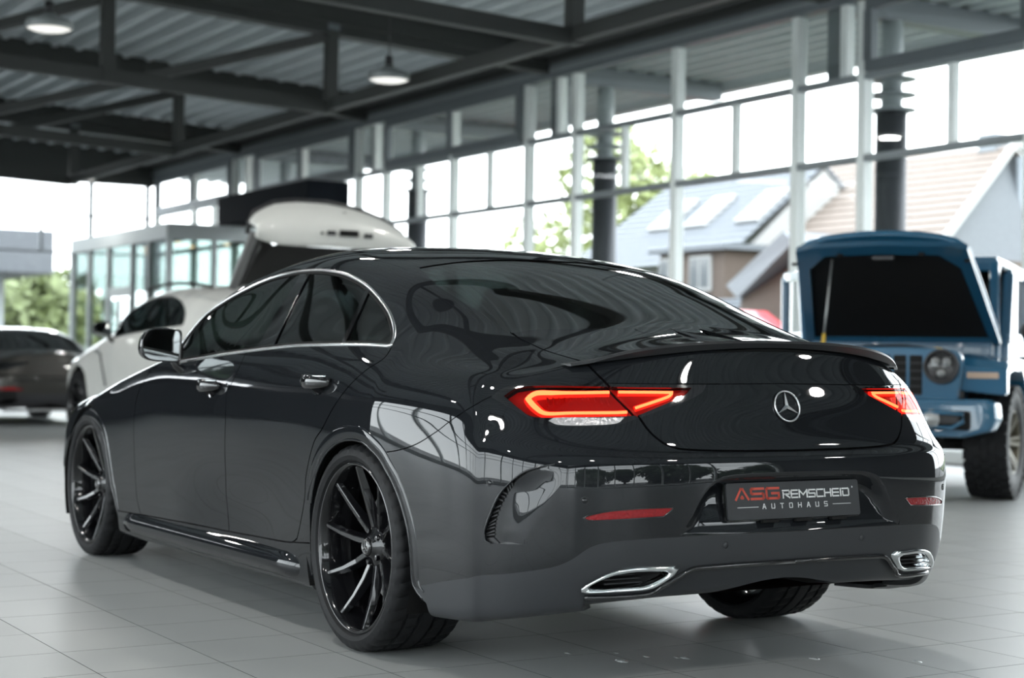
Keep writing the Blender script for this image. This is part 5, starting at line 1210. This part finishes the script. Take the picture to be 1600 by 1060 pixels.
# hood, hinged at the cowl
ang = math.radians(37.5); hx, hz = -.60, 1.16
def H(u, y, n_=0): return (hx+u*math.cos(ang)-n_*math.sin(ang)*-1*-1, y, hz+u*math.sin(ang)+n_*math.cos(ang))
Lh = 1.13; prof = []
def hw(u): return .755-.125*u/Lh
rows = [0, .2, .5, .8, 1.02, 1.10, Lh]
V = []; F = []; ny = 14
for u in rows:
    for k in range(ny+1):
        s_ = -1+2*k/ny; cr = .045*(1-s_**2)-.05*abs(s_)**10; uu_ = u+(.0 if u < 1 else .045*(1-s_**2)-.04*abs(s_)**6)
        V.append(H(uu_, s_*hw(u), .05+cr))
F = [(i*(ny+1)+k, i*(ny+1)+k+1, (i+1)*(ny+1)+k+1, (i+1)*(ny+1)+k) for i in range(len(rows)-1) for k in range(ny)]
ho = meshob('open_hood', V, F, M['blue'], jp, True); s_ = ho.modifiers.new('thick', 'SOLIDIFY'); s_.thickness = .05; s_.offset = 0
s2 = ho.modifiers.new('bev', 'BEVEL'); s2.width = .012; s2.segments = 2
# underside frame with rounded opening and dark liner
fo_ = [(-hw(0), 0), (-hw(Lh), Lh*.98), (-hw(Lh)*.8, Lh+.02), (0, Lh+.04), (hw(Lh)*.8, Lh+.02), (hw(Lh), Lh*.98), (hw(0), 0)]
fi_ = [(-.68, .05), (-.56, Lh*.80), (-.42, Lh*.93), (0, Lh*.945), (.42, Lh*.93), (.56, Lh*.80), (.68, .05)]
fm = MB(); n = len(fo_)
for i in range(n):
    j = (i+1) % n; q = [fo_[i], fo_[j], fi_[j], fi_[i]]
    fm.hexa([H(u, y, -.03) for y, u in q]+[H(u, y, .02) for y, u in q])
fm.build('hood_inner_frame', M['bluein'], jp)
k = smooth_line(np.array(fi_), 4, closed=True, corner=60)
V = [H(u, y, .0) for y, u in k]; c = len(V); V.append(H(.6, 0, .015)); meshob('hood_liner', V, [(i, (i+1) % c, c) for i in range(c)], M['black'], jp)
MB().bar(H(Lh*.93, -.06, -.05), H(Lh*.93, .10, -.05), .05, .03).build('hood_latch', M['dark'], jp, bevel=.006)
for y, u in ((-.66, .98), (-.3, 1.08), (.3, 1.08), (.62, 1.0)): MB().bar(H(u, y-.02, -.04), H(u, y+.02, -.04), .03, .02).build('rubber_buffer', M['black'], jp)
MB().tube([(.30, -.42, 1.06), H(1.02, -.37, -.03)], .008, 6).build('prop_rod', M['alu'], jp, smooth=True)
p0 = Vector((.30, -.42, 1.06)); p1 = Vector(H(1.02, -.37, -.03)); MB().tube([p0+(p1-p0)*.02, p0+(p1-p0)*.2], [.02, .012], 8).build('rod_grip', M['yellow'], jp, smooth=True)
# cabin
B((-.62, -.74, .50), (-2.95, .74, 1.16), 'body_tub', M['blue'], .03)
wsf = MB(); 
for sg in (1, -1): wsf.bar((-.68, sg*.70, 1.14), (-.92, sg*.66, 1.78), .09, .07, (0, 1, 0))
wsf.bar((-.92, -.70, 1.76), (-.92, .70, 1.76), .08, .08); wsf.bar((-.68, -.72, 1.17), (-.68, .72, 1.17), .07, .08); wsf.build('windscreen_frame', M['blue'], jp, bevel=.012)
MB().hexa([(-.69, -.66, 1.2), (-.69, .66, 1.2), (-.915, .62, 1.73), (-.915, -.62, 1.73), (-.70, -.66, 1.2), (-.70, .66, 1.2), (-.925, .62, 1.73), (-.925, -.62, 1.73)]).build('windscreen', M['suvglass'], jp)
B((-.92, -.68, 1.76), (-2.95, .68, 1.84), 'hard_top', M['blue'], .03); B((-2.2, -.70, 1.16), (-2.95, .70, 1.78), 'rear_hard_top', M['dark'], .03)
def door(par_loc, rz, sg):
    d = bpy.data.objects.new('door', None); link(d, jp); d.location = par_loc; d.rotation_euler = (0, 0, rz)
    B((0, -.03, .52), (-1.05, .03, 1.17), 'door_skin', M['blue'], .015, d)
    fr_ = MB()
    for a, b in (((-.04, 0, 1.15), (-.22, 0, 1.70)), ((-.22, 0, 1.70), (-1.02, 0, 1.72)), ((-1.02, 0, 1.72), (-1.02, 0, 1.15)), ((-.02, 0, 1.19), (-1.04, 0, 1.19))): fr_.bar(a, b, .05, .08, (0, 1, 0) if abs(a[0]-b[0]) < .3 else (0, 0, 1))
    fr_.build('door_frame', M['blue'], d, bevel=.01)
    MB().hexa([(-.10, -.004, 1.22), (-.98, -.004, 1.22), (-.98, -.004, 1.68), (-.25, -.004, 1.67), (-.10, .004, 1.22), (-.98, .004, 1.22), (-.98, .004, 1.68), (-.25, .004, 1.67)]).build('door_window', M['tint'], d)
    B((-.80, sg*.03, 1.02), (-.97, sg*.06, 1.06), 'door_handle', M['dark'], .008, d)
    return d
door((-.74, .765, 0), 0, 1); dd = door((-.74, -.79, 0), math.radians(24), -1)
mm = MB(); mm.box((-.86, .80, 1.25), (-.80, 1.02, 1.42)); 
mirror(jp, (-.78, .97, 1.24), -1, .95, M['dark'])
B((.40, -.42, .38), (-2.6, -.34, .50), 'frame_rail', M['black'], .01); B((.40, .34, .38), (-2.6, .42, .50), 'frame_rail', M['black'], .01)
MB().tube([(0, -.75, .40), (0, .75, .40)], .05, 10).build('front_axle', M['engine'], jp, smooth=True); MB().tube([(-2.46, -.75, .40), (-2.46, .75, .40)], .05, 10).build('rear_axle', M['engine'], jp, smooth=True)
B((.55, -.45, .40), (.1, .45, .52), 'skid_plate', M['black'], .02)
# all-terrain tyres with blocks
def block_tyre(R, r, w, n=30):
    V = []; F = []; prof = [(r, -w/2+.02), (r+.02, -w/2), (R-.06, -w/2-.004), (R-.018, -w/2+.008), (R-.012, -w/2+.03), (R-.012, w/2-.03), (R-.018, w/2-.008), (R-.06, w/2+.004), (r+.02, w/2), (r, w/2-.02)]
    b = MB().lathe(prof, 'y', 72); t = MB()
    for k in range(n*5):
        col = k % 5; a = 2*math.pi*(k//5+(.5 if col % 2 else 0)+.1*col)/n; y = (-.108, -.052, 0, .052, .108)[col]*w/.27; wy = .023*w/.27; da = math.pi/n*.72
        P = []
        for rr in (R-.016, R-.001*(1 if col in (1, 2, 3) else 4)):
            for q, (aa, yy) in enumerate(((-da, -wy), (da*.8, -wy*.8), (da, wy), (-da*.8, wy*.8))): P.append((rr*math.cos(a+aa), y+yy, rr*math.sin(a+aa)))
        t.hexa(P)
        if col in (0, 4):
            s_ = -1 if col == 0 else 1; P = []
            for yy in (s_*(w/2-.01), s_*(w/2+.010)):
                for rr, aa in ((R-.055, -da*.8), (R-.055, da*.8), (R-.008, da), (R-.008, -da)): P.append((rr*math.cos(a+aa), yy, rr*math.sin(a+aa)))
            t.hexa(P)
    return b, t
for i, (x, sg) in enumerate(((0, 1), (0, -1), (-2.46, 1), (-2.46, -1))):
    hb = bpy.data.objects.new('wheel', None); link(hb, jp); hb.location = (x, sg*.80, .42); hb.rotation_euler = (0, 0, (0 if sg > 0 else math.pi)+(-.05 if x == 0 else 0))
    if i == 0:
        b, t = block_tyre(.42, .235, .29); jt = b.build('tyre', M['rubber'], hb, smooth=True); jb = t.build('tread_blocks', M['rubber'], jt); jb['kind'] = 'stuff'
        jr = MB().lathe([(.237, .13), (.225, .135), (.215, .12), (.20, .08), (.19, -.1), (.235, -.12)], 'y', 48).build('rim', M['bronzerim'], hb, smooth=True)
        V, F = [], []; sp_ = MB()
        for t0 in (-.13, .13):
            sp_.bar((.05*math.cos(t0*2), .06, .05*math.sin(t0*2)), (.222*math.cos(t0), .115, .222*math.sin(t0)), .03, .05, (0, 1, 0))
        js = sp_.build('spoke_pair', M['bronzerim'], hb, bevel=.004)
        for k in range(1, 6): c = js.copy(); link(c, hb); c.rotation_euler = (0, 2*math.pi*k/6, 0)
        jh = MB().lathe([(.001, .10), (.035, .098), (.042, .085), (.06, .07), (.075, .03), (.075, -.05)], 'y', 24).build('hub', M['dark'], hb, smooth=True)
        jd = MB().lathe([(.001, -.02), (.165, -.02), (.165, -.045), (.001, -.045)], 'y', 40).build('brake_disc', M['disc'], hb); src = list(hb.children)
    else:
        for o in src:
            c = o.copy(); link(c, hb)
            for g in o.children: q = g.copy(); link(q, c)
# ---------------------------------------------------------------- glass vestibule and sign box by the far corner
ve = empty('entrance_vestibule', (24.82, -7.21, 0), label='glass-walled entrance vestibule with grey frames in the far corner', cat='vestibule')
VX0, VX1, VY0, VY1 = 24.82, 30.95, -8.9, -7.21
def W(a, b): return tuple(p-q for p, q in zip(a, (24.82, -7.21, 0))), tuple(p-q for p, q in zip(b, (24.82, -7.21, 0)))
def vb(name, a, b, m, bev=.008, par=ve):
    a, b = W(a, b); return MB().box(tuple(map(min, a, b)), tuple(map(max, a, b))).build(name, m, par, bevel=bev)
M['vest'] = mat('vestibule_frame', (.36, .39, .39), .5, .2); M['vglass'] = glass('greenish_glass', (.46, .53, .515), 1.6)
vb('roof_fascia', (VX0-.05, VY0, 3.12), (VX0+.05, VY1+.05, 3.42), M['vest']); vb('roof_fascia', (VX0+.05, VY1-.05, 3.12), (VX1, VY1+.05, 3.42), M['vest']); vb('roof_panel', (VX0, VY0, 3.36), (VX1, VY1, 3.41), M['vest'])
for x, w_ in ((VX0, .12), (25.9, .10), (26.9, .10), (28.4, .10), (29.7, .10), (30.85, .10)): vb('post', (x-w_/2, VY1-.06, 0), (x+w_/2, VY1+.04, 3.12), M['vest'])
for y in (-8.1, -8.85): vb('post', (VX0-.05, y-.05, 0), (VX0+.05, y+.05, 3.12), M['vest'])
for x0, x1 in ((VX0+.06, 25.85), (25.95, 26.85), (28.45, 29.65), (29.75, 30.8)): vb('glass_panel', (x0, VY1-.02, .1), (x1, VY1-.01, 3.12), M['vglass'], 0)
for y0, y1 in ((-8.05, VY1-.06), (-8.8, -8.15)): vb('glass_panel', (VX0-.01, y0, .1), (VX0, y1, 3.12), M['vglass'], 0)
vb('door_transom', (26.95, VY1-.04, 2.1), (28.35, VY1+.02, 2.3), M['vest']); vb('glass_panel', (26.95, VY1-.02, 2.3), (28.35, VY1-.01, 3.12), M['vglass'], 0)
for x0, x1 in ((26.96, 27.63), (27.67, 28.34)):
    dv = vb('sliding_door', (x0, VY1, .02), (x0+.07, VY1+.03, 2.08), M['vest'], .004); 
    vb('door_stile', (x1-.07, VY1, .02), (x1, VY1+.03, 2.08), M['vest'], .004); vb('door_glass', (x0+.07, VY1+.01, .1), (x1-.07, VY1+.02, 2.05), M['vglass'], 0)
M['spot'] = mat('warm_spot', (.9, .7, .5), .4, emit=(1, .55, .28), es=4)
for x, y in ((25.4, -7.6), (26.3, -8.2), (27.6, -7.7), (29, -8.2), (25.2, -8.5)):
    o = MB().lathe([(.05, 0), (.045, -.02), (.001, -.022)], 'z', 16, (x-24.82, y+7.21, 3.10)).build('downlight', M['spot'], ve, smooth=True)
bx = MB().box((20.8, -8.98, 3.42), (24.95, -8.2, 3.96)).build('sign_box', M['sky'], None, bevel=.01); tag(bx, 'dark blue-grey blank sign box high above the raised white tailgate', 'sign')
# ---------------------------------------------------------------- outside
M['pave'] = mat('pale_paving', (.16, .16, .155), .8, bump=(1.5, 6, .15, 0)); M['grass'] = mat('lawn', (.075, .105, .035), .9, bump=(4, 6, .4, 0))
g = MB().add([(-70, -60, -.15), (120, -60, -.15), (120, 60, -.15), (-70, 60, -.15)], [(0, 1, 2, 3)]).build('ground', M['pave']); g['kind'] = 'structure'
lw = MB().box((5, -34, -.16), (75, -17, -.08)).build('lawn', M['grass']); lw['kind'] = 'structure'
def leaves_mat(name, c): return mat(name, c, .6, bump=(3, 4, .45, 0))
LV = [leaves_mat('leaf_light', (.20, .235, .085)), leaves_mat('leaf_mid', (.12, .15, .055)), leaves_mat('leaf_dark', (.030, .060, .022))]; M['bark'] = mat('bark', (.10, .075, .05), .9)
def tree(name, lab, loc, h, r, m, n=2600, seed=0, group=None, leaf=.16, cat='tree', trunk=True, cc=None):
    R = np.random.RandomState(seed); t = empty(name, loc, label=lab, cat=cat, group=group)
    K = 9; cs = np.stack([R.normal(0, r*.42, K), R.normal(0, r*.42, K), h*(cc or (.62 if trunk else .5))+R.normal(0, h*.15, K)], 1); rs = r*(.45+.25*R.rand(K))
    k = R.randint(0, K, n); d = R.normal(size=(n, 3)); d /= np.linalg.norm(d, axis=1)[:, None]; p = cs[k]+d*(rs[k]*(.7+.35*R.rand(n)))[:, None]; p[:, 2] = np.clip(p[:, 2], .1, None)
    a = R.normal(size=(n, 3)); a /= np.linalg.norm(a, axis=1)[:, None]; b = np.cross(a, d); b /= np.linalg.norm(b, axis=1)[:, None]+1e-9; s = leaf*(.6+.8*R.rand(n))[:, None]
    V = np.concatenate([p-a*s, p+b*s*.55, p+a*s, p-b*s*.55], 0); F = [(i, n+i, 2*n+i, 3*n+i) for i in range(n)]
    o = meshob('foliage', V, F, m, t); o['kind'] = 'stuff'
    if trunk:
        MB().tube([(0, 0, -.1), (.05, 0, h*.3), (-.05, .05, h*.6)], [r*.10, r*.07, r*.03], 8).build('trunk', M['bark'], t, smooth=True)
        for q in range(4): c = cs[q]; MB().tube([(0, 0, h*.3), tuple(c)], [r*.045, r*.015], 6).build('branch', M['bark'], t, smooth=True)
    return t
tree('leafy_tree', 'pale green leafy tree outside, left of the grey tiled house', (44.5, -33.0, -.1), 9.0, 3.6, LV[0], 5200, 3, leaf=.24)
tree('leafy_tree', 'low bushy tree outside behind the ringed column', (40.5, -26.6, -.1), 5.2, 2.2, LV[0], 2600, 4, leaf=.18)
for i, (x, y, h, r) in enumerate([(54, -3.5, 3.9, 2.0), (56, -8.2, 4.0, 2.1), (55, -12.6, 4.2, 2.1), (62, 1.0, 4.6, 2.4), (63, -16.0, 4.6, 2.4), (64, -5.5, 5.0, 2.4), (66, -11, 5.0, 2.4)]):
    tree('garden_bush', 'soft green bushes outside beyond the far left glass wall', (x, y, -.15), h, r, LV[0] if i % 2 else LV[1], 2300, 20+i, 'bushes beyond the far glass wall', .28, 'bush', False)
for i, (x, y, h, r) in enumerate([(14.9, -13.1, 1.5, .7), (12.6, -13.4, 1.5, .75), (17.4, -13.1, 1.4, .65), (10.4, -13.4, 1.3, .7)]):
    tree('garden_bush', 'yellow-green shrubs outside beside the blue off-roader', (x, y, -.15), h, r, LV[0], 1300, 40+i, 'shrubs outside the right windows', .08, 'bush', False)
for i in range(6):
    tree('street_tree', 'broad dark green tree behind the photographer, seen only mirrored in the bumper', (-25-10*(i % 2), -24+9*i, -.15), 9.5+1.2*(i % 3), 5.0, LV[2], 5600, 60+i, 'trees across the street behind the photographer', .5, cc=.42)
def slab(name, P, th, m, par):
    # thick planar quad
    P = [Vector(p) for p in P]; n = (P[1]-P[0]).cross(P[3]-P[0]).normalized()*th
    return MB().hexa([p-n for p in P]+[p for p in P]).build(name, m, par)
def courses(name, P, m, par, n=12, off=.05):
    # stepped tile courses over a roof quad P (ridge a, ridge b, eave b, eave a), joined into one part
    P = [Vector(p) for p in P]; b = MB(); nn = (P[1]-P[0]).cross(P[3]-P[0]).normalized(); 
    if nn.z < 0: nn = -nn
    for i in range(n):
        t0, t1 = i/n, (i+1)/n; a, c = P[0].lerp(P[3], t0), P[1].lerp(P[2], t0); d, e = P[0].lerp(P[3], t1), P[1].lerp(P[2], t1)
        b.hexa([a, c, e, d]+[a+nn*off*.2, c+nn*off*.2, e+nn*off, d+nn*off])
    o = b.build(name, m, par); o['kind'] = 'stuff'; return o
M['slate'] = mat('slate_grey_tiles', (.135, .148, .162), .6, bump=(8, 4, .2, 0)); M['clay'] = mat('brown_clay_tiles', (.19, .155, .13), .7, bump=(8, 4, .25, 0)); M['cladding'] = mat('slate_cladding', (.10, .109, .119), .7, bump=(12, 4, .25, 0))
M['hwhite'] = mat('white_render', (.34, .34, .33), .7); M['brick'] = mat('brown_brick', (.10, .075, .06), .8, bump=(20, 3, .3, 0)); M['hglass'] = mat('house_window', (.12, .13, .135), .1)
# grey house with skylights, dormer and porch roof
ha = empty('grey_house', (27.5, -23.3, 0), label='house with pale grey tiled roof and three skylights, outside right of the tree', cat='house')
o_ = Vector((27.5, -23.3, 0)); Q = lambda *P: [tuple(Vector(p)-o_) for p in P]
MB().box((-4.0, -2.2, 0), (3.2, 2.3, 3.3)).build('house_wall', M['hwhite'], ha)
courses('roof_tiles', Q((31.0, -23.5, 5.72), (25.0, -23.5, 5.72), (25.0, -20.4, 3.25), (31.8, -20.4, 3.25)), M['slate'], ha, 16)
slab('roof_side', Q((31.0, -23.5, 5.70), (31.8, -20.4, 3.2), (34.6, -21.5, 2.2), (34.0, -23.2, 2.9)), .08, M['slate'], ha)
slab('roof_back', Q((31.0, -23.5, 5.72), (25.0, -23.5, 5.72), (25.0, -26.6, 3.25), (31.8, -26.6, 3.25)), .08, M['slate'], ha)
for x in (29.1, 27.6, 25.6):
    a = Vector((0, 3.1, -2.47)).normalized(); n = Vector((0, .62, .78)); c = Vector((x, -22.5, 4.96)); s = Vector((.42, 0, 0))
    P = [c-s-a*.1, c+s-a*.1, c+s+a*1.15, c-s+a*1.15]; w_ = MB().hexa([tuple(p-o_) for p in P]+[tuple(p+n*.10-o_) for p in P]).build('skylight', M['hwhite'], ha)
    P = [c-s*.8, c+s*.8, c+s*.8+a*1.0, c-s*.8+a*1.0]; MB().hexa([tuple(p+n*.09-o_) for p in P]+[tuple(p+n*.12-o_) for p in P]).build('skylight_pane', M['hglass'], w_)
MB().prism([(-20.7+23.3, 3.15), (-23.5+23.3, 5.6), (-26.3+23.3, 3.15), (-26.3+23.3, 0), (-20.7+23.3, 0)], 25.05-27.5, 25.25-27.5, 'x').build('gable_wall', M['cladding' ] if 0 else M['hwhite'], ha)
# dormer front
MB().box((23.9-27.5, -21.3+23.3, 2.0), (26.3-27.5, -19.6+23.3, 3.45)).build('dormer', M['brick'], ha); MB().box((23.7-27.5, -21.3+23.3, 3.45), (26.5-27.5, -19.4+23.3, 3.58)).build('dormer_roof', M['slate'], ha)
for x in (25.9, 24.75): 
    w_ = MB().box((x-.42-27.5, -19.60+23.3, 2.55), (x+.36-27.5, -19.54+23.3, 3.35)).build('window', M['hwhite'], ha)
    for dx in (-.20, .17): MB().box((x+dx-.15-27.5, -19.55+23.3, 2.62), (x+dx+.15-27.5, -19.53+23.3, 3.28)).build('window_pane', M['hglass'], w_)
courses('porch_tiles', Q((27.6, -19.6, 2.35), (22.6, -19.6, 2.35), (22.6, -18.0, 1.75), (27.6, -18.0, 1.75)), M['slate'], ha, 6)
MB().box((-4.8, 3.8, 0), (.0, 4.6, 1.75)).build('porch_wall', M['hwhite'], ha)
gb = MB().hexa(Q((21.2, -17.5, 2.50), (18.9, -17.0, 3.42), (18.5, -16.9, 3.20), (20.6, -17.3, 2.22), (21.2, -18.9, 2.50), (18.9, -18.4, 3.42), (18.5, -18.3, 3.20), (20.6, -18.7, 2.22))).build('porch_gable', M['slate'], ha)
MB().hexa(Q((20.9, -18.6, 0), (17.6, -18.4, 0), (17.6, -17.3, 0), (20.9, -17.4, 0), (20.6, -18.6, 2.2), (18.3, -18.3, 3.15), (18.3, -17.4, 3.15), (20.6, -17.4, 2.2))).build('porch_side', M['brick'], ha)
# brown house with clad gable
hb_ = empty('brown_house', (22, -25, 0), label='house with brown tiled roof and slate-clad gable, behind the ringed column at right', cat='house')
o_ = Vector((22, -25, 0))
courses('roof_tiles', Q((26.9, -25.2, 5.95), (20.7, -25.1, 5.85), (19.2, -21.2, 3.25), (25.1, -21.6, 3.25)), M['clay'], hb_, 15)
slab('roof_back', Q((26.9, -25.2, 5.95), (20.7, -25.1, 5.85), (20.7, -29.0, 3.2), (26.9, -29.0, 3.2)), .08, M['clay'], hb_)
P = [(20.85, -25.1, 5.72), (19.5, -21.4, 3.2), (19.5, -21.4, 0), (20.85, -29.0, 0), (20.85, -29.0, 3.1)]; V = Q(*P)+[tuple(Vector(p)-o_+Vector((.4, 0, 0))) for p in P]; n = 5
MB().add(V, [tuple(range(n)), tuple(range(n, 2*n))[::-1]]+[(i, (i+1) % n, n+(i+1) % n, n+i) for i in range(n)]).build('gable_wall', M['cladding'], hb_)
MB().box((-2.2, .4, 0), (4.2, 3.2, 3.2)).build('house_wall', M['brick'], hb_)
MB().bar(Q((20.62, -25.12, 5.92))[0], Q((19.15, -21.15, 3.22))[0], .10, .16).build('verge_board', M['hwhite'], hb_)
MB().bar(Q((20.62, -25.12, 5.92))[0], Q((20.6, -29.1, 3.15))[0], .10, .16).build('verge_board', M['hwhite'], hb_)
MB().tube(Q((20.62, -25.2, 5.6), (20.62, -25.2, .2)), .10, 10).build('flue_pipe', M['steel2'], hb_, smooth=True)
MB().box((-1.0, -.35, 5.7), (-.5, .15, 6.15)).build('chimney', M['steel2'], hb_)
for y in (-23.2,): 
    w_ = MB().box((20.05-22, y+25-.45, 2.2), (20.15-22, y+25+.45, 3.3)).build('window', M['hwhite'], hb_); MB().box((20.02-22, y+25-.36, 2.3), (20.06-22, y+25+.36, 3.2)).build('window_pane', M['hglass'], w_)
# low neighbouring building and far row of roofs
nb = MB().box((41.2, -9.7, 3.15), (52, 4, 4.35)).build('canopy_building', mat('canopy_panel', (.10, .108, .118), .6), None, bevel=.03); tag(nb, 'pale grey flat-roofed filling station canopy outside at the far left', 'building'); 
for y in (-8.6, -2.5, 2.5): MB().box((43, y-.2, -.15), (43.4, y+.2, 3.15)).build('canopy_leg', M['vest'], nb)
rr = empty('distant_building', (68, -46, 0), label='low white building on the horizon, seen between the left window mullions', cat='building')
MB().box((-18, -4, -.1), (16, 3, 3.3)).build('wall', M['hwhite'], rr); MB().box((-18.4, -4.4, 3.3), (16.4, 3.4, 3.7)).build('flat_roof', M['vest'], rr)
# parked cars beyond the lawn, tiny in the photograph
bk = MB().box((12, -18.4, -.15), (24, -14.8, .50)).build('raised_verge', M['grass'], bevel=.1); bk['kind'] = 'structure'
def small_car(x, y, rz, m, lab):
    t = empty('parked_car', (x, y, .50), rz, label=lab, cat='car')
    V, F = [], []; sec = [(-2.1, .45, .75), (-1.9, .3, .95), (-1.3, .3, 1.0), (-.8, .3, 1.38), (.5, .3, 1.42), (1.1, .3, 1.0), (1.9, .3, .85), (2.1, .4, .6)]
    for x_, z0, z1 in sec:
        w1 = .84 if abs(x_) < 2 else .7; tw = .62 if z1 > 1.2 else w1*.96; zb = min(z1, .95)
        V += [(x_, -w1, z0), (x_, -w1, zb), (x_, -tw, z1), (x_, tw, z1), (x_, w1, zb), (x_, w1, z0)]
    for i in range(len(sec)-1): F += [(i*6+k, i*6+(k+1) % 6, i*6+6+(k+1) % 6, i*6+6+k) for k in range(6)]
    MB().add(V, F+[tuple(range(6))[::-1], tuple(range(42, 48))]).build('body', m, t, bevel=.04, smooth=True)
    for sx in (-1.35, 1.35):
        for sy in (-.8, .62): MB().lathe([(.001, 0), (.2, 0), (.32, .02), (.32, .16), (.2, .18), (.001, .18)], 'y', 20, (sx, sy, .32)).build('wheel', M['rubber'], t)
    for sy in (-.80, .74): MB().hexa([(-.95, sy, .98), (.95, sy, .98), (.95, sy+.06, .98), (-.95, sy+.06, .98), (-.65, sy*.84, 1.32), (.45, sy*.84, 1.32), (.45, sy*.84+.05, 1.32), (-.65, sy*.84+.05, 1.32)]).build('side_window', M['gloss'], t)
small_car(18.6, -15.1, .0, mat('red_paint', (.42, .02, .03), .3, 0, 1), 'red car parked outside, beyond the sedan roof and left of the blue off-roader')
small_car(20.6, -16.9, .0, M['hwhite'], 'white car parked outside beside the red one')
# ringed columns that carry the canopy
M['coldark'] = mat('column_dark', (.055, .060, .068), .5, .2); M['colight'] = mat('column_light', (.38, .42, .43), .5)
for i, X in enumerate((3.1, 8.8, 14.5, 20.16, 25.8)):
    t = empty('canopy_column', (X, -9.96, -.15), cat='column', group='ringed canopy columns outside the right windows', label=['ringed canopy column outside, hidden past the right edge of the photo', 'nearest dark ringed canopy column, outside above the open hood', 'dark ringed canopy column outside in front of the leafy tree', 'ringed canopy column outside just right of the raised tailgate', 'farthest ringed canopy column, outside by the vestibule'][i])
    MB().lathe([(.001, 0), (.18, 0), (.175, 3.98), (.001, 3.98)], 'z', 28).build('shaft', M['coldark'], t, smooth=True)
    MB().lathe([(.001, 3.98), (.12, 3.98), (.12, 5.25), (.001, 5.25)], 'z', 24).build('upper_shaft', M['colight'], t, smooth=True)
    for z in (3.98, 4.15, 4.33): MB().lathe([(.10, -.015), (.275, -.012), (.28, 0), (.275, .012), (.10, .03)], 'z', 32, (0, 0, z)).build('ring', M['transom'], t, smooth=True)
    c = MB(); c.hexa([(-.12, -2.0, 4.98), (.12, -2.0, 4.98), (.12, .8, 4.98), (-.12, .8, 4.98), (-.12, -2.0, 5.24), (.12, -2.0, 5.24), (.12, .8, 5.24), (-.12, .8, 5.24)]); c.build('bracket_arm', M['steel2'], t, bevel=.01)
# bird in flight and small glints on the floor
bd = empty('flying_bird', (14.0, -14.2, 2.05), 1.0, label='small dark bird in flight outside, above the sedan rear window', cat='bird')
MB().add([(-.17, 0, .0), (-.05, -.04, .02), (.10, -.035, .02), (.17, 0, .03), (.10, .035, .02), (-.05, .04, .02), (-.02, 0, .06), (-.02, 0, -.03)], [(0, 1, 6), (1, 2, 6), (2, 3, 6), (3, 4, 6), (4, 5, 6), (5, 0, 6), (1, 0, 7), (2, 1, 7), (3, 2, 7), (4, 3, 7), (5, 4, 7), (0, 5, 7)]).build('bird_body', M['gloss'], bd, smooth=True)
for s_ in (1, -1): MB().add([(.06, s_*.02, .03), (-.05, s_*.02, .03), (-.10, s_*.22, .12), (-.02, s_*.24, .13), (.06, s_*.12, .09), (.0, s_*.12, .075)], [(0, 1, 5), (0, 5, 4), (5, 2, 3), (5, 3, 4), (1, 2, 5)]).build('wing', M['gloss'], bd)
# scattered water drops and grit under the tail
M['water'] = mat('water_drop', (.5, .52, .52), .05, 0, 1)
for i, (x, y, r) in enumerate([(-.55, .22, .022), (-.52, .10, .012), (-.58, .02, .010), (-.60, .0, .016), (-.35, .30, .012), (-.80, -.38, .018), (-1.0, -.65, .014), (-.42, .15, .009)]):
    d = MB().lathe([(.001, r*.22), (r*.5, r*.18), (r*.9, r*.08), (r, 0)], 'z', 14, (0, 0, 0)).build('water_drop', M['water'], None, smooth=True, loc=(x, y, .0)); d.scale = (1.4, .8, 1)
    tag(d, 'tiny water drop on the tiles under the tail of the dark sedan', 'water drop', 'water drops on the floor')
